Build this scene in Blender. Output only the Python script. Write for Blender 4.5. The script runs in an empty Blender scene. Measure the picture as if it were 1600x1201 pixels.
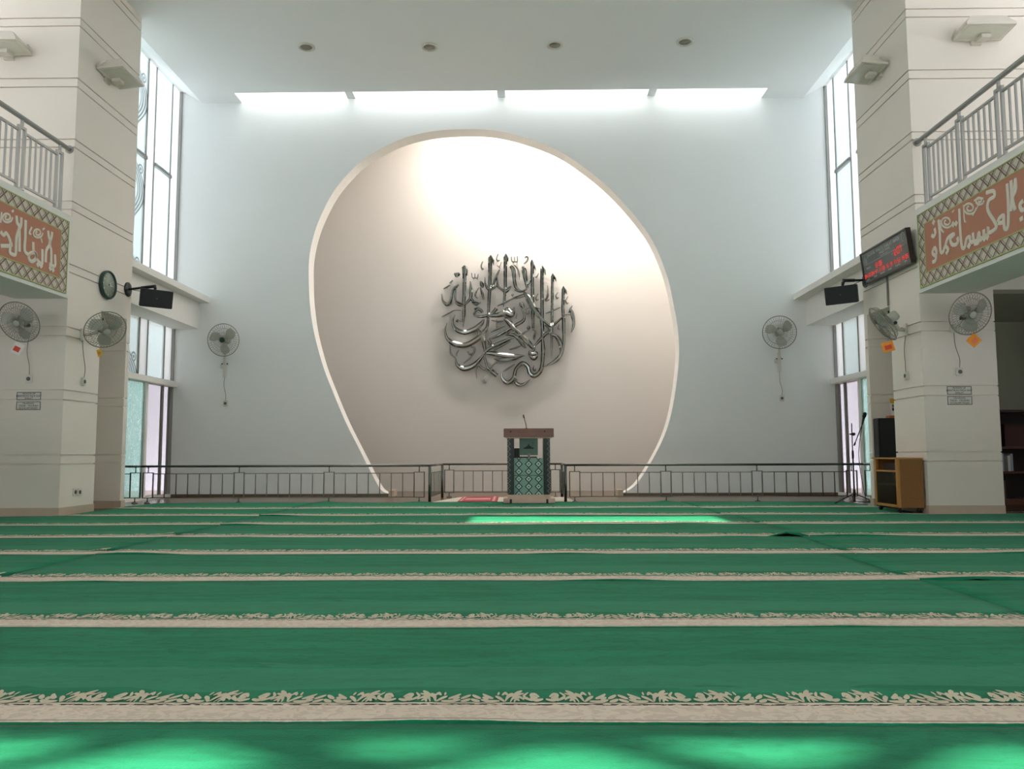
import bpy, bmesh, math, random
from mathutils import Vector, Matrix, geometry
random.seed(7)
S = bpy.context.scene
COL = S.collection
# ------------------------------------------------------------------ camera, sky, sun, exposure
F, H = 1250.0, 0.72
PITCH, ROLL, YAW = math.atan(107.5/1250), math.radians(.2), -math.atan(16/1250)
_f = Vector((math.sin(YAW)*math.cos(PITCH), math.cos(YAW)*math.cos(PITCH), math.sin(PITCH)))
_r0 = Vector((math.cos(YAW), -math.sin(YAW), 0)); _u0 = _r0.cross(_f)
_r = _r0*math.cos(ROLL) - _u0*math.sin(ROLL); _u = _u0*math.cos(ROLL) + _r0*math.sin(ROLL)
cd = bpy.data.cameras.new('camera'); cam = bpy.data.objects.new('camera', cd); COL.objects.link(cam)
m = Matrix.Identity(4)
for i in range(3):
    m[i][0], m[i][1], m[i][2] = _r[i], _u[i], -_f[i]
m[2][3] = H
cam.matrix_world = m
cd.sensor_width = 36; cd.lens = F/1600*36; cd.clip_start = .05
S.camera = cam
def at(px, py, **k):
    """photo pixel -> point of the room on the plane X=, Y= or Z="""
    d = _f*F + _r*(px-800) - _u*(py-600.5)
    a, v = list(k.items())[0]; i = 'XYZ'.index(a)
    o = Vector((0, 0, H))
    return o + d*((v-o[i])/d[i])

w = bpy.data.worlds.new('sky'); S.world = w; w.use_nodes = True
bg = w.node_tree.nodes['Background']; bg.inputs[0].default_value = (.92, .97, 1, 1); bg.inputs[1].default_value = 1.0
sd = bpy.data.lights.new('sun', 'SUN'); sd.energy = 18.0; sd.angle = math.radians(1.2); sd.color = (1, .99, 1)
sun = bpy.data.objects.new('sun', sd); COL.objects.link(sun)
SUN = Vector((0, .3, -1))
sun.rotation_euler = SUN.to_track_quat('-Z', 'Y').to_euler(); sun.location = (0, -3, 12)
# warm area light added unseen behind the niche head to brighten the niche wall
ad = bpy.data.lights.new('niche_added_light', 'AREA'); ad.shape = 'RECTANGLE'; ad.size = 2.6; ad.size_y = .25; ad.energy = 104; ad.color = (1, .90, .82)
niche_glow = bpy.data.objects.new('niche_added_light', ad); COL.objects.link(niche_glow); niche_glow.location = (.55, 14.22, 7.0)
niche_glow.rotation_euler = Vector((0, 1.0, -.95)).to_track_quat('-Z', 'Y').to_euler()
S.view_settings.view_transform = 'Standard'; S.view_settings.look = 'None'
S.view_settings.gamma = 1; S.view_settings.use_curve_mapping = False
S.view_settings.exposure = .82
try:
    S.cycles.use_denoising = True
    S.cycles.max_bounces = 12; S.cycles.diffuse_bounces = 6; S.cycles.transparent_max_bounces = 16
    S.cycles.sample_clamp_indirect = 8
except Exception:
    pass

# ------------------------------------------------------------------ materials
def lin(c):
    return tuple(((x/255)/12.92 if x/255 <= .04045 else ((x/255+.055)/1.055)**2.4) for x in c)
MATS = {}
def mat(name, rgb, rough=.6, metal=0, noise=.06, scale=6, bump=0, bscale=80, spec=.5, alpha=None, emit=None, estr=0, trans=0):
    if name in MATS: return MATS[name]
    M = bpy.data.materials.new(name); M.use_nodes = True
    nt = M.node_tree; b = nt.nodes['Principled BSDF']
    c = lin(rgb)
    b.inputs['Roughness'].default_value = rough; b.inputs['Metallic'].default_value = metal
    b.inputs['Specular IOR Level'].default_value = spec
    if trans: b.inputs['Transmission Weight'].default_value = trans
    tc = nt.nodes.new('ShaderNodeTexCoord')
    n = nt.nodes.new('ShaderNodeTexNoise'); n.inputs['Scale'].default_value = scale; n.inputs['Detail'].default_value = 4
    nt.links.new(tc.outputs['Object'], n.inputs['Vector'])
    r = nt.nodes.new('ShaderNodeMixRGB'); r.blend_type = 'MIX'
    r.inputs[1].default_value = tuple(min(1, x*(1-noise)) for x in c)+(1,)
    r.inputs[2].default_value = tuple(min(1, x*(1+noise)) for x in c)+(1,)
    nt.links.new(n.outputs['Fac'], r.inputs[0]); nt.links.new(r.outputs[0], b.inputs['Base Color'])
    if bump:
        n2 = nt.nodes.new('ShaderNodeTexNoise'); n2.inputs['Scale'].default_value = bscale
        nt.links.new(tc.outputs['Object'], n2.inputs['Vector'])
        bp = nt.nodes.new('ShaderNodeBump'); bp.inputs['Strength'].default_value = bump; bp.inputs['Distance'].default_value = .01
        nt.links.new(n2.outputs['Fac'], bp.inputs['Height']); nt.links.new(bp.outputs[0], b.inputs['Normal'])
    if emit:
        b.inputs['Emission Color'].default_value = lin(emit)+(1,); b.inputs['Emission Strength'].default_value = estr
    MATS[name] = M
    return M
class N:
    """tiny node builder for math expressions"""
    def __init__(s, nt): s.nt = nt
    def m(s, op, a, b=None, c=None):
        n = s.nt.nodes.new('ShaderNodeMath'); n.operation = op
        for i, v in enumerate((a, b, c)):
            if v is None: continue
            if isinstance(v, (int, float)): n.inputs[i].default_value = v
            else: s.nt.links.new(v, n.inputs[i])
        return n.outputs[0]
    def mix(s, f, a, b):
        n = s.nt.nodes.new('ShaderNodeMixRGB')
        for i, v in enumerate((f, a, b)):
            if isinstance(v, tuple): n.inputs[i].default_value = v if len(v) == 4 else v+(1,)
            elif isinstance(v, (int, float)): n.inputs[i].default_value = v
            else: s.nt.links.new(v, n.inputs[i])
        return n.outputs[0]
    def noise(s, vec, scale, detail=3, dist=0):
        n = s.nt.nodes.new('ShaderNodeTexNoise'); n.inputs['Scale'].default_value = scale
        n.inputs['Detail'].default_value = detail; n.inputs['Distortion'].default_value = dist
        s.nt.links.new(vec, n.inputs['Vector']); return n.outputs['Fac']
    def xyz(s, vec):
        n = s.nt.nodes.new('ShaderNodeSeparateXYZ'); s.nt.links.new(vec, n.inputs[0]); return n.outputs
    def coord(s, k='Object'):
        return s.nt.nodes.new('ShaderNodeTexCoord').outputs[k]
    def vec(s, x, y, z):
        n = s.nt.nodes.new('ShaderNodeCombineXYZ')
        for i, v in enumerate((x, y, z)):
            if isinstance(v, (int, float)): n.inputs[i].default_value = v
            else: s.nt.links.new(v, n.inputs[i])
        return n.outputs[0]
def newmat(name):
    M = bpy.data.materials.new(name); M.use_nodes = True; MATS[name] = M
    return M, M.node_tree, M.node_tree.nodes['Principled BSDF'], N(M.node_tree)

COOL = mat('cool white wall paint', (234, 236, 235), .75, noise=.02, scale=1.2, bump=.05, bscale=60)
WARM = mat('warm white column paint', (228, 220, 210), .7, noise=.03, scale=1.5, bump=.05, bscale=60)
NICHE = mat('cream niche paint', (214, 208, 202), .8, noise=.015, scale=.8)
CEIL = mat('ceiling paint', (238, 238, 237), .85, noise=.015, scale=.8)
TRIM = mat('white plaster trim', (232, 228, 222), .6, noise=.02)
TILE = mat('brown floor tile', (104, 84, 66), .25, noise=.12, scale=5)
SKIRT = mat('beige skirting tile', (190, 172, 152), .35, noise=.08, scale=9)
SOFFIT = mat('pale green soffit paint', (222, 222, 216), .7, noise=.03)
STEEL = mat('brushed steel', (112, 114, 110), .24, 1, noise=.1, scale=14)
CHROME = mat('polished steel', (150, 154, 150), .08, 1, noise=.03)
GREYP = mat('grey painted steel', (152, 152, 148), .4, .3, noise=.06)
BLACK = mat('black plastic', (24, 25, 27), .45, noise=.2, scale=20)
BLACKM = mat('black mesh', (30, 33, 35), .6, noise=.3, scale=120, bump=.5, bscale=400)
WHITEP = mat('ivory plastic', (214, 210, 200), .4, noise=.03)
GREYPL = mat('grey fan plastic', (172, 172, 162), .4, noise=.05)
WIRE = mat('fan wire', (140, 138, 126), .4, .3, noise=.1)
GREENP = mat('dark green plastic', (32, 62, 54), .4, noise=.1)
WOOD = mat('pine veneer', (178, 128, 62), .5, noise=.14, scale=9)
CHIP = mat('chipboard side', (136, 92, 46), .7, noise=.22, scale=40)
DARKW = mat('dark brown wood', (62, 38, 28), .45, noise=.2, scale=12)
PINKW = mat('rose brown wood', (128, 92, 80), .35, noise=.15, scale=10)
PALEW = mat('pale rose wood', (214, 184, 166), .4, noise=.1, scale=12)
ORANGE = mat('orange sachet', (236, 150, 30), .35, noise=.1)
YELLOW = mat('yellow sachet', (214, 168, 40), .35, noise=.1)
RED = mat('red print', (214, 62, 44), .4, noise=.1)
CLEARW = mat('white print', (232, 228, 222), .5, noise=.03)
INK = mat('black ink', (30, 30, 32), .6, noise=.05)
GREENINK = mat('green print', (70, 130, 70), .5, noise=.1)
CABLE = mat('grey cable', (120, 120, 114), .5, noise=.05)
LETTER = mat('cream letter paint', (214, 208, 194), .6, noise=.04)
FIELD = mat('terracotta paint', (178, 122, 98), .7, noise=.06, scale=8)
LINEG = mat('yellow green line paint', (168, 176, 108), .6, noise=.05)
CREAM = mat('cream cloth', (206, 196, 182), .9, noise=.06, scale=20)
OUTW = mat('outside white render', (236, 232, 234), .8, noise=.03, scale=1)
LED = mat('red led', (60, 6, 6), .4, emit=(255, 46, 40), estr=.62)
LABELINK = mat('grey screen print', (186, 188, 184), .5, noise=.05)
TAUPE = mat('taupe wall paint', (168, 168, 150), .8, noise=.03, scale=1)

def glass_mat(name, tint, wave=0, frost=.6, strength=1.0, etched=0):
    M, nt, b, n = newmat(name)
    out = nt.nodes['Material Output']; nt.nodes.remove(b)
    tr = nt.nodes.new('ShaderNodeBsdfTransparent'); tl = nt.nodes.new('ShaderNodeBsdfTranslucent')
    gl = nt.nodes.new('ShaderNodeBsdfGlossy'); gl.inputs['Roughness'].default_value = .15
    c = n.coord(); x, y, z = n.xyz(c)
    t = lin(tint)
    dark = tuple(v*.8 for v in t)
    if wave:
        # ornamental film: wide winding ribbons of fine lines with blossoms in the bends
        ph = n.m('MULTIPLY', z, 6.28/1.5)
        d = n.m('SUBTRACT', n.m('SUBTRACT', y, 12.12), n.m('MULTIPLY', n.m('SINE', ph), .24))
        k = n.m('GREATER_THAN', n.m('SINE', n.m('MULTIPLY', d, 85.0)), -.1)
        inb = n.m('LESS_THAN', n.m('ABSOLUTE', d), .135)
        qz = n.m('MULTIPLY', n.m('SUBTRACT', n.m('FRACT', n.m('ADD', n.m('DIVIDE', z, 1.5), .25)), .0), 1.5)
        r1 = n.m('SQRT', n.m('ADD', n.m('POWER', n.m('SUBTRACT', y, 12.30), 2.0), n.m('POWER', n.m('SUBTRACT', qz, 1.12), 2.0)))
        pet = n.m('MULTIPLY', n.m('LESS_THAN', r1, .10), n.m('GREATER_THAN', n.m('SINE', n.m('MULTIPLY', r1, 120.0)), 0.0))
        f = n.m('MAXIMUM', n.m('MULTIPLY', k, inb), pet)
        dark = tuple(v*.5 for v in t)
        col = n.mix(f, t+(1,), dark+(1,))
    elif etched:
        a = n.noise(n.vec(x, n.m('MULTIPLY', y, 3.0), z), 6, 2, 3.5)
        f = n.m('MULTIPLY', n.m('GREATER_THAN', a, .49), n.m('LESS_THAN', a, .53))
        col = n.mix(f, t+(1,), tuple(min(1, v*1.9+.1) for v in t)+(1,))
    else:
        a = n.noise(c, 30, 3)
        col = n.mix(a, t+(1,), tuple(v*.93 for v in t)+(1,))
    nt.links.new(col, tr.inputs[0]); nt.links.new(col, tl.inputs[0])
    mx = nt.nodes.new('ShaderNodeMixShader'); mx.inputs[0].default_value = frost
    nt.links.new(tr.outputs[0], mx.inputs[1]); nt.links.new(tl.outputs[0], mx.inputs[2])
    m2 = nt.nodes.new('ShaderNodeMixShader'); m2.inputs[0].default_value = .04
    nt.links.new(mx.outputs[0], m2.inputs[1]); nt.links.new(gl.outputs[0], m2.inputs[2])
    nt.links.new(m2.outputs[0], out.inputs[0])
    return M
G_WAVE = glass_mat('wave film glass', (218, 225, 225), wave=1, frost=.35)
G_FROST = glass_mat('frosted glass', (229, 236, 237), frost=.5)
G_TEAL = glass_mat('teal etched glass', (186, 212, 209), frost=.45, etched=1)
G_CLEAR = glass_mat('clear pane glass', (200, 198, 201), frost=.05)
G_SKY = glass_mat('skylight glass', (252, 250, 246), frost=.92)
G_SLOT = glass_mat('grey skylight glass', (232, 234, 234), frost=.92)
G_FROST2 = glass_mat('dimmed frosted glass', (216, 223, 223), frost=.5)  # right panes: frosted glass darkened so less light comes in
G_STRIP = glass_mat('white film strip', (232, 234, 235), frost=.8)
G_SUNPATCH = glass_mat('sun patch dimming glass', (210, 205, 195), frost=.0)  # dims the sun falling through the added roof holes
G_CAB = glass_mat('cabinet door glass', (205, 215, 205), frost=.1)

# carpet: y=0 is the near edge of the strip
def carpet_mat():
    M, nt, b, n = newmat('green prayer carpet pile')
    c = n.coord(); x, y, z = n.xyz(c)
    wav = n.m('MULTIPLY', n.m('SUBTRACT', n.noise(n.vec(n.m('MULTIPLY', x, 1), 0, 0), 18, 2), .5), .012)
    yy = n.m('ADD', y, wav)
    g1 = n.noise(n.vec(n.m('MULTIPLY', x, .35), n.m('MULTIPLY', y, 2.2), z), 5, 5, .6)
    g2 = n.noise(c, 160, 2)
    green = n.mix(g1, lin((2, 98, 62))+(1,), lin((38, 156, 116))+(1,))
    green = n.mix(n.m('MULTIPLY', g2, .35), green, lin((6, 88, 58))+(1,))
    g3 = n.noise(n.vec(n.m('MULTIPLY', x, .5), y, z), 34, 3, .4)
    green = n.mix(n.m('MULTIPLY', n.m('GREATER_THAN', g3, .5), n.m('MULTIPLY', n.m('SUBTRACT', g3, .5), 1.6)), green, lin((4, 84, 54))+(1,))
    # nap brushed in bands along the row
    nap = n.m('MULTIPLY', n.m('COMPARE', n.m('ADD', y, n.m('MULTIPLY', n.m('SUBTRACT', g1, .5), .25)), .45, .13), .30)
    green = n.mix(nap, green, lin((74, 152, 120))+(1,))
    p = n.noise(n.vec(n.m('MULTIPLY', x, 1.0), n.m('MULTIPLY', y, 1.1), 0), 24, 1, 1.6)
    cream = n.mix(n.m('GREATER_THAN', p, .52), lin((222, 208, 190))+(1,), lin((209, 194, 176))+(1,))
    inband = n.m('MULTIPLY', n.m('GREATER_THAN', yy, .010), n.m('LESS_THAN', y, .168))
    thin = n.m('COMPARE', y, .172, .0065)
    base = n.mix(n.m('MAXIMUM', inband, thin), green, cream)
    darkl = n.m('MULTIPLY', n.m('COMPARE', y, .159, .0060), n.m('GREATER_THAN', n.noise(n.vec(x, n.m('MULTIPLY', y, 2.0), 0), 38, 2), .47))
    dl2 = n.m('COMPARE', y, .026, .0018)
    base = n.mix(n.m('MAXIMUM', darkl, dl2), base, lin((44, 58, 44))+(1,))
    lines = n.m('MULTIPLY', n.m('GREATER_THAN', y, 1.13), n.m('GREATER_THAN', n.m('SINE', n.m('MULTIPLY', y, 420)), .3))
    base = n.mix(n.m('MULTIPLY', lines, .5), base, lin((40, 90, 62))+(1,))
    nt.links.new(base, b.inputs['Base Color'])
    b.inputs['Roughness'].default_value = .95; b.inputs['Specular IOR Level'].default_value = .1
    b.inputs['Sheen Weight'].default_value = .06; b.inputs['Sheen Roughness'].default_value = .6
    bp = nt.nodes.new('ShaderNodeBump'); bp.inputs['Strength'].default_value = .4; bp.inputs['Distance'].default_value = .006
    nt.links.new(g2, bp.inputs['Height']); nt.links.new(bp.outputs[0], b.inputs['Normal'])
    return M
CARPET = carpet_mat()
CARPETC = mat('cream carpet pile', (206, 200, 176), .95, noise=.06, scale=40, spec=.1)
def lattice_mat(name, base, line, period, width, axes=(1, 2)):
    M, nt, b, n = newmat(name)
    q = n.xyz(n.coord()); a, c2 = q[axes[0]], q[axes[1]]
    u = n.m('FRACT', n.m('DIVIDE', n.m('ADD', a, c2), period)); v = n.m('FRACT', n.m('DIVIDE', n.m('SUBTRACT', a, c2), period))
    def ln(t, o): return n.m('COMPARE', t, o, width)
    f = n.m('MAXIMUM', n.m('MAXIMUM', ln(u, .5), ln(v, .5)), n.m('MAXIMUM', n.m('MULTIPLY', ln(u, .28), .55), n.m('MULTIPLY', ln(v, .28), .55)))
    nt.links.new(n.mix(f, lin(base)+(1,), lin(line)+(1,)), b.inputs['Base Color']); b.inputs['Roughness'].default_value = .7
    return M
LATT = lattice_mat('diamond lattice paint', (198, 192, 176), (112, 84, 76), .15, .075)
def diamond_mat(name, bg_, fg, cx, px, pz, half, lightc):
    """columns of nested diamonds on a panel facing the viewer (x across, z up)"""
    M, nt, b, n = newmat(name)
    x, y, z = n.xyz(n.coord())
    def dist(v, p, o): return n.m('MULTIPLY', n.m('ABSOLUTE', n.m('SUBTRACT', n.m('FRACT', n.m('ADD', n.m('DIVIDE', n.m('SUBTRACT', v, o), p), .5)), .5)), p)
    d = n.m('DIVIDE', n.m('ADD', dist(x, px, cx), dist(z, pz, .02)), half)
    dk = n.m('MAXIMUM', n.m('COMPARE', d, .86, .16), n.m('LESS_THAN', d, .22))
    light = n.m('LESS_THAN', d, .70)
    c = n.mix(light, lin(bg_)+(1,), lin(lightc)+(1,))
    nt.links.new(n.mix(dk, c, lin(fg)+(1,)), b.inputs['Base Color']); b.inputs['Roughness'].default_value = .3
    return M
MIMB = diamond_mat('green diamond panel paint', (128, 164, 152), (26, 40, 36), -.003, .140, .106, .056, (176, 206, 196))
MIMC = diamond_mat('dark diamond column paint', (40, 48, 46), (112, 122, 112), .0, .30, .0745, .044, (30, 38, 36))
TEALP = mat('grey green board', (84, 108, 98), .5, noise=.05)

# ------------------------------------------------------------------ mesh helpers
def bm_new(): return bmesh.new()
def rot_to(d):
    return Vector(d).normalized().to_track_quat('Z', 'Y').to_matrix().to_4x4()
def box(bm, a, b, mi=0, M=None):
    x0, y0, z0 = a; x1, y1, z1 = b
    v = [bm.verts.new(p) for p in ((x0, y0, z0), (x1, y0, z0), (x1, y1, z0), (x0, y1, z0), (x0, y0, z1), (x1, y0, z1), (x1, y1, z1), (x0, y1, z1))]
    if M: 
        for q in v: q.co = M @ q.co
    for f in ((0, 3, 2, 1), (4, 5, 6, 7), (0, 1, 5, 4), (1, 2, 6, 5), (2, 3, 7, 6), (3, 0, 4, 7)):
        bm.faces.new([v[i] for i in f]).material_index = mi
    return bm
def cbox(bm, c, s, mi=0, M=None):
    return box(bm, [c[i]-s[i]/2 for i in range(3)], [c[i]+s[i]/2 for i in range(3)], mi, M)
def bevel(bm, w=.004, seg=2):
    bmesh.ops.bevel(bm, geom=list(bm.edges), offset=w, segments=seg, affect='EDGES', clamp_overlap=True)
    return bm
def tube(bm, pts, r, n=8, mi=0, closed=False):
    pts = [Vector(p) for p in pts]; k = len(pts); rings = []
    rr = r if isinstance(r, (list, tuple)) else [r]*k
    up = None
    for i, p in enumerate(pts):
        if closed: t = pts[(i+1) % k]-pts[i-1]
        else: t = pts[min(i+1, k-1)]-pts[max(i-1, 0)]
        t.normalize()
        if up is None: up = t.orthogonal().normalized()
        up = (up - t*up.dot(t)).normalized(); s = t.cross(up)
        rings.append([bm.verts.new(p+(up*math.cos(2*math.pi*j/n)+s*math.sin(2*math.pi*j/n))*rr[i]) for j in range(n)])
    for i in range(k if closed else k-1):
        A, B = rings[i], rings[(i+1) % k]
        for j in range(n):
            f = bm.faces.new((A[j], A[(j+1) % n], B[(j+1) % n], B[j])); f.material_index = mi; f.smooth = True
    if not closed:
        bm.faces.new(rings[0][::-1]).material_index = mi; bm.faces.new(rings[-1]).material_index = mi
    return bm
def lathe(bm, prof, n=24, M=None, mi=0):
    """prof: list of (radius, z) revolved about z"""
    rings = []
    for r, z in prof:
        rings.append([bm.verts.new(Vector((r*math.cos(2*math.pi*j/n), r*math.sin(2*math.pi*j/n), z))) for j in range(n)] if r > 1e-6 else [bm.verts.new((0, 0, z))])
    if M:
        for R in rings:
            for v in R: v.co = M @ v.co
    for A, B in zip(rings, rings[1:]):
        for j in range(n):
            a = [A[j % len(A)], A[(j+1) % len(A)], B[(j+1) % len(B)], B[j % len(B)]]
            a = list(dict.fromkeys(a))
            if len(a) >= 3:
                f = bm.faces.new(a); f.material_index = mi; f.smooth = True
    return bm
def prism(bm, poly, n0, n1, axes=(0, 2, 1), mi=0, smi=None):
    """2D polygon on axes[0],axes[1], extruded along axes[2] from n0 to n1 (concave allowed)"""
    def P(p, t):
        v = [0, 0, 0]; v[axes[0]] = p[0]; v[axes[1]] = p[1]; v[axes[2]] = t; return v
    A = [bm.verts.new(P(p, n0)) for p in poly]; B = [bm.verts.new(P(p, n1)) for p in poly]
    tris = geometry.tessellate_polygon([[Vector((p[0], p[1], 0)) for p in poly]])
    for t in tris:
        bm.faces.new([A[i] for i in t]).material_index = mi; bm.faces.new([B[i] for i in t][::-1]).material_index = mi
    k = len(poly)
    for i in range(k):
        f = bm.faces.new((A[i], B[i], B[(i+1) % k], A[(i+1) % k])); f.material_index = mi if smi is None else smi
    return bm
def catmull(pts, sub=6, closed=False):
    out = []; k = len(pts)
    if k < 3 and not closed: 
        a, b = pts[0], pts[-1]
        return [tuple(a[c]+(b[c]-a[c])*i/4 for c in range(len(a))) for i in range(5)]
    for i in range(k if closed else k-1):
        g = lambda j: pts[j % k] if closed else pts[max(0, min(k-1, j))]
        p0, p1, p2, p3 = g(i-1), g(i), g(i+1), g(i+2)
        for s in range(sub):
            t = s/sub
            out.append(tuple(.5*((2*p1[c])+(-p0[c]+p2[c])*t+(2*p0[c]-5*p1[c]+4*p2[c]-p3[c])*t*t+(-p0[c]+3*p1[c]-3*p2[c]+p3[c])*t**3) for c in range(len(p1))))
    if not closed: out.append(tuple(pts[-1]))
    return out
def ribbon(bm, pts, nrm, th, mi=0, crown=.45, drop=.35):
    """pts: list of (Vector, half width); pen stroke with chamfered edges, standing th proud along nrm"""
    nrm = Vector(nrm).normalized(); k = len(pts); prev = None
    for i in range(k):
        p, hw = pts[i]
        t = pts[min(i+1, k-1)][0]-pts[max(i-1, 0)][0]
        if t.length < 1e-9: t = Vector((1, 0, 0))
        s = t.normalized().cross(nrm).normalized()*max(hw, .0008)
        row = [p-s, p-s+nrm*th*(1-drop), p-s*crown+nrm*th, p+s*crown+nrm*th, p+s+nrm*th*(1-drop), p+s]
        row = [bm.verts.new(q) for q in row]
        if prev:
            for j in range(5):
                bm.faces.new((prev[j], prev[j+1], row[j+1], row[j])).material_index = mi
        else: bm.faces.new(row).material_index = mi
        prev = row
    bm.faces.new(prev[::-1]).material_index = mi
    return bm

WM = {}
def obj(name, bm, mats, parent=None, world=True, smooth=None):
    me = bpy.data.meshes.new(name)
    p = parent
    while p is not None and p.name not in WM: p = p.parent      # sub-parts share their thing's frame
    if p is not None and world: bm.transform(WM[p.name].inverted())
    bmesh.ops.recalc_face_normals(bm, faces=bm.faces)
    bm.to_mesh(me); bm.free()
    for x in (mats if isinstance(mats, (list, tuple)) else [mats]): me.materials.append(x)
    if smooth:
        for p in me.polygons: p.use_smooth = True
    o = bpy.data.objects.new(name, me); COL.objects.link(o)
    if parent is not None: o.parent = parent
    return o
def origin(o, loc):
    """move the object origin to loc, geometry stays"""
    o.data.transform(Matrix.Translation(-Vector(loc))); o.location = loc; return o
def tag(o, label, cat, group=None):
    o['label'] = label; o['category'] = cat
    if group: o['group'] = group
    return o
def struct(name, bm, mats):
    o = obj(name, bm, mats); o['kind'] = 'structure'; return o
def thing(name, label, cat, loc=(0, 0, 0), rot=(0, 0, 0), group=None):
    o = bpy.data.objects.new(name, None); COL.objects.link(o); o.empty_display_size = .1
    o.location = loc; o.rotation_euler = rot
    from mathutils import Euler
    WM[o.name] = Matrix.Translation(Vector(loc)) @ Euler(rot).to_matrix().to_4x4()
    return tag(o, label, cat, group)
def dup(root, loc, rot=None, label=None):
    r = root.copy(); COL.objects.link(r); r.location = loc
    if rot is not None: r.rotation_euler = rot
    if label: r['label'] = label
    for ch in list(root.children):
        c = ch.copy(); COL.objects.link(c); c.parent = r
        for g in list(ch.children):
            d = g.copy(); COL.objects.link(d); d.parent = c
    return r
def text(name, s, size, M, material, parent, extrude=.001, align='CENTER', local=False, label=None, sx=1.0):
    """flat lettering as a mesh; M places its x (reading direction), y (up) plane"""
    cu = bpy.data.curves.new(name, 'FONT'); cu.body = s; cu.size = size; cu.extrude = extrude; cu.align_x = align; cu.align_y = 'CENTER'; cu.resolution_u = 3
    t = bpy.data.objects.new(name, cu); COL.objects.link(t)
    bpy.context.view_layer.update()
    me = bpy.data.meshes.new_from_object(t.evaluated_get(bpy.context.evaluated_depsgraph_get()))
    bpy.data.objects.remove(t); bpy.data.curves.remove(cu)
    me.transform(Matrix.Diagonal((sx, 1, 1, 1))); me.transform(M)
    if parent is not None and not local: me.transform(WM[parent.name].inverted())
    me.materials.clear(); me.materials.append(material)
    o = bpy.data.objects.new(name, me); COL.objects.link(o); o.parent = parent
    return o
def frame(o, x, y, z=None):
    x = Vector(x).normalized(); y = Vector(y).normalized(); z = x.cross(y)
    M = Matrix.Identity(4)
    for i in range(3): M[i][0], M[i][1], M[i][2], M[i][3] = x[i], y[i], z[i], o[i]
    return M

# ------------------------------------------------------------------ the setting
XL, XR, YC, YB, WB, ZC = -5.42, 4.68, 9.36, 10.89, 13.66, 6.935      # column planes, column front/back, back wall, ceiling
WXL, WXR = -5.99, 5.31
bm = bm_new(); box(bm, (-9.6, -9, -.2), (9, 16.2, 0)); struct('floor', bm, TILE)
bm = bm_new(); box(bm, (-40, -40, -.5), (40, 45, -.21)); struct('ground', bm, mat('outside paving', (196, 199, 202), .9, noise=.1))

EGG = [(609, 771.5), (596.5, 766), (586, 749.6), (563, 704.5), (539.7, 658), (519, 609), (503.5, 567.7), (490.6, 518.7), (484.5, 477), (482.5, 440), (483, 405), (489, 372), (500, 340), (520, 301), (545, 270), (570, 247.5), (620, 220), (670, 206), (720, 202), (770, 203.5), (820, 215), (870, 234), (912, 261), (952, 294), (990, 335), (1020, 377), (1042, 430), (1053, 478), (1059.7, 518.7), (1061, 555), (1057, 598.7), (1049, 645), (1037.8, 681), (1019.7, 717.5), (996.5, 753.6), (981, 766.4), (972, 770)]
egg = [at(x, y, Y=WB) for x, y in EGG]
egg = catmull([(p.x, p.z) for p in egg], 4)
poly = [(WXL-.02, 0), (egg[0][0], 0)] + egg + [(egg[-1][0], 0), (WXR+.02, 0), (WXR+.02, 7.7), (WXL-.02, 7.7)]
bm = bm_new(); prism(bm, poly, WB, WB+.34, (0, 2, 1), 0)
for f in bm.faces:                                   # the reveal of the opening is plastered white
    c = f.calc_center_median()
    if WB+.05 < c.y < WB+.3 and -4 < c.x < 3 and .001 < c.z < 7: f.material_index = 1
struct('wall_back', bm, [COOL, TRIM])
# niche behind the opening
NB = 15.5
bm = bm_new(); box(bm, (-5.7, NB, 0), (5.1, NB+.2, 8)); box(bm, (-5.7, WB+.34, 0), (-5.55, NB, 8)); box(bm, (4.95, WB+.34, 0), (5.1, NB, 8))
struct('wall_niche', bm, NICHE)
bm = bm_new(); box(bm, (-5.6, WB+.34, 7.26), (-1.3, NB, 7.5)); box(bm, (3.6, WB+.34, 7.26), (5.0, NB, 7.5)); struct('trim_1', bm, NICHE)
bm = bm_new(); box(bm, (-1.3, WB+.34, 7.30), (3.6, NB, 7.32)); struct('window_1', bm, G_SKY)
for x0, x1, s in ((egg[0][0]-.02, egg[0][0]+.07, 1), (egg[-1][0]-.07, egg[-1][0]+.02, -1)):
    bm = bm_new(); box(bm, (x0, WB-.01, 0), (x1, WB+.35, .10)); struct('trim_2' if s > 0 else 'trim_3', bm, SKIRT)
bm = bm_new(); box(bm, (WXL, WB-.012, 0), (egg[0][0]-.02, WB, .045)); struct('baseboard_back_left', bm, TILE)
bm = bm_new(); box(bm, (egg[-1][0]+.02, WB-.012, 0), (WXR, WB, .045)); struct('baseboard_back_right', bm, TILE)

# ceiling with the light slot along the back wall and unseen roof holes added to cast the floor sun patches
SX0, SX1, SY0 = -4.95, 4.23, 13.275
HOLES = [(-.55, 2.12, 6.18, 6.98), (-1.9, 1.9, -1.4, -.05)]
bm = bm_new()
def slab(x0, x1, y0, y1): box(bm, (x0, y0, ZC), (x1, y1, ZC+.22))
slab(-9.8, 9.2, -9.8, -1.4)
slab(-9.8, -1.9, -1.4, -.05); slab(1.9, 9.2, -1.4, -.05)
slab(-9.8, 9.2, -.05, 6.18)
slab(-9.8, -.55, 6.18, 6.98); slab(2.12, 9.2, 6.18, 6.98)
slab(-9.8, 9.2, 6.98, YB)
slab(-5.66, 4.97, YB, SY0); slab(-5.66, SX0, SY0, WB); slab(SX1, 4.97, SY0, WB)
for s, a, b_, c in ((1, -5.66, WXL, -6.3), (-1, 4.97, WXR, 5.62)):
    prism(bm, [(a, ZC), (b_, 7.13), (c, 7.13), (c, 7.6), (a, 7.6)], YB, WB, (0, 2, 1))
struct('ceiling', bm, CEIL)
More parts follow.
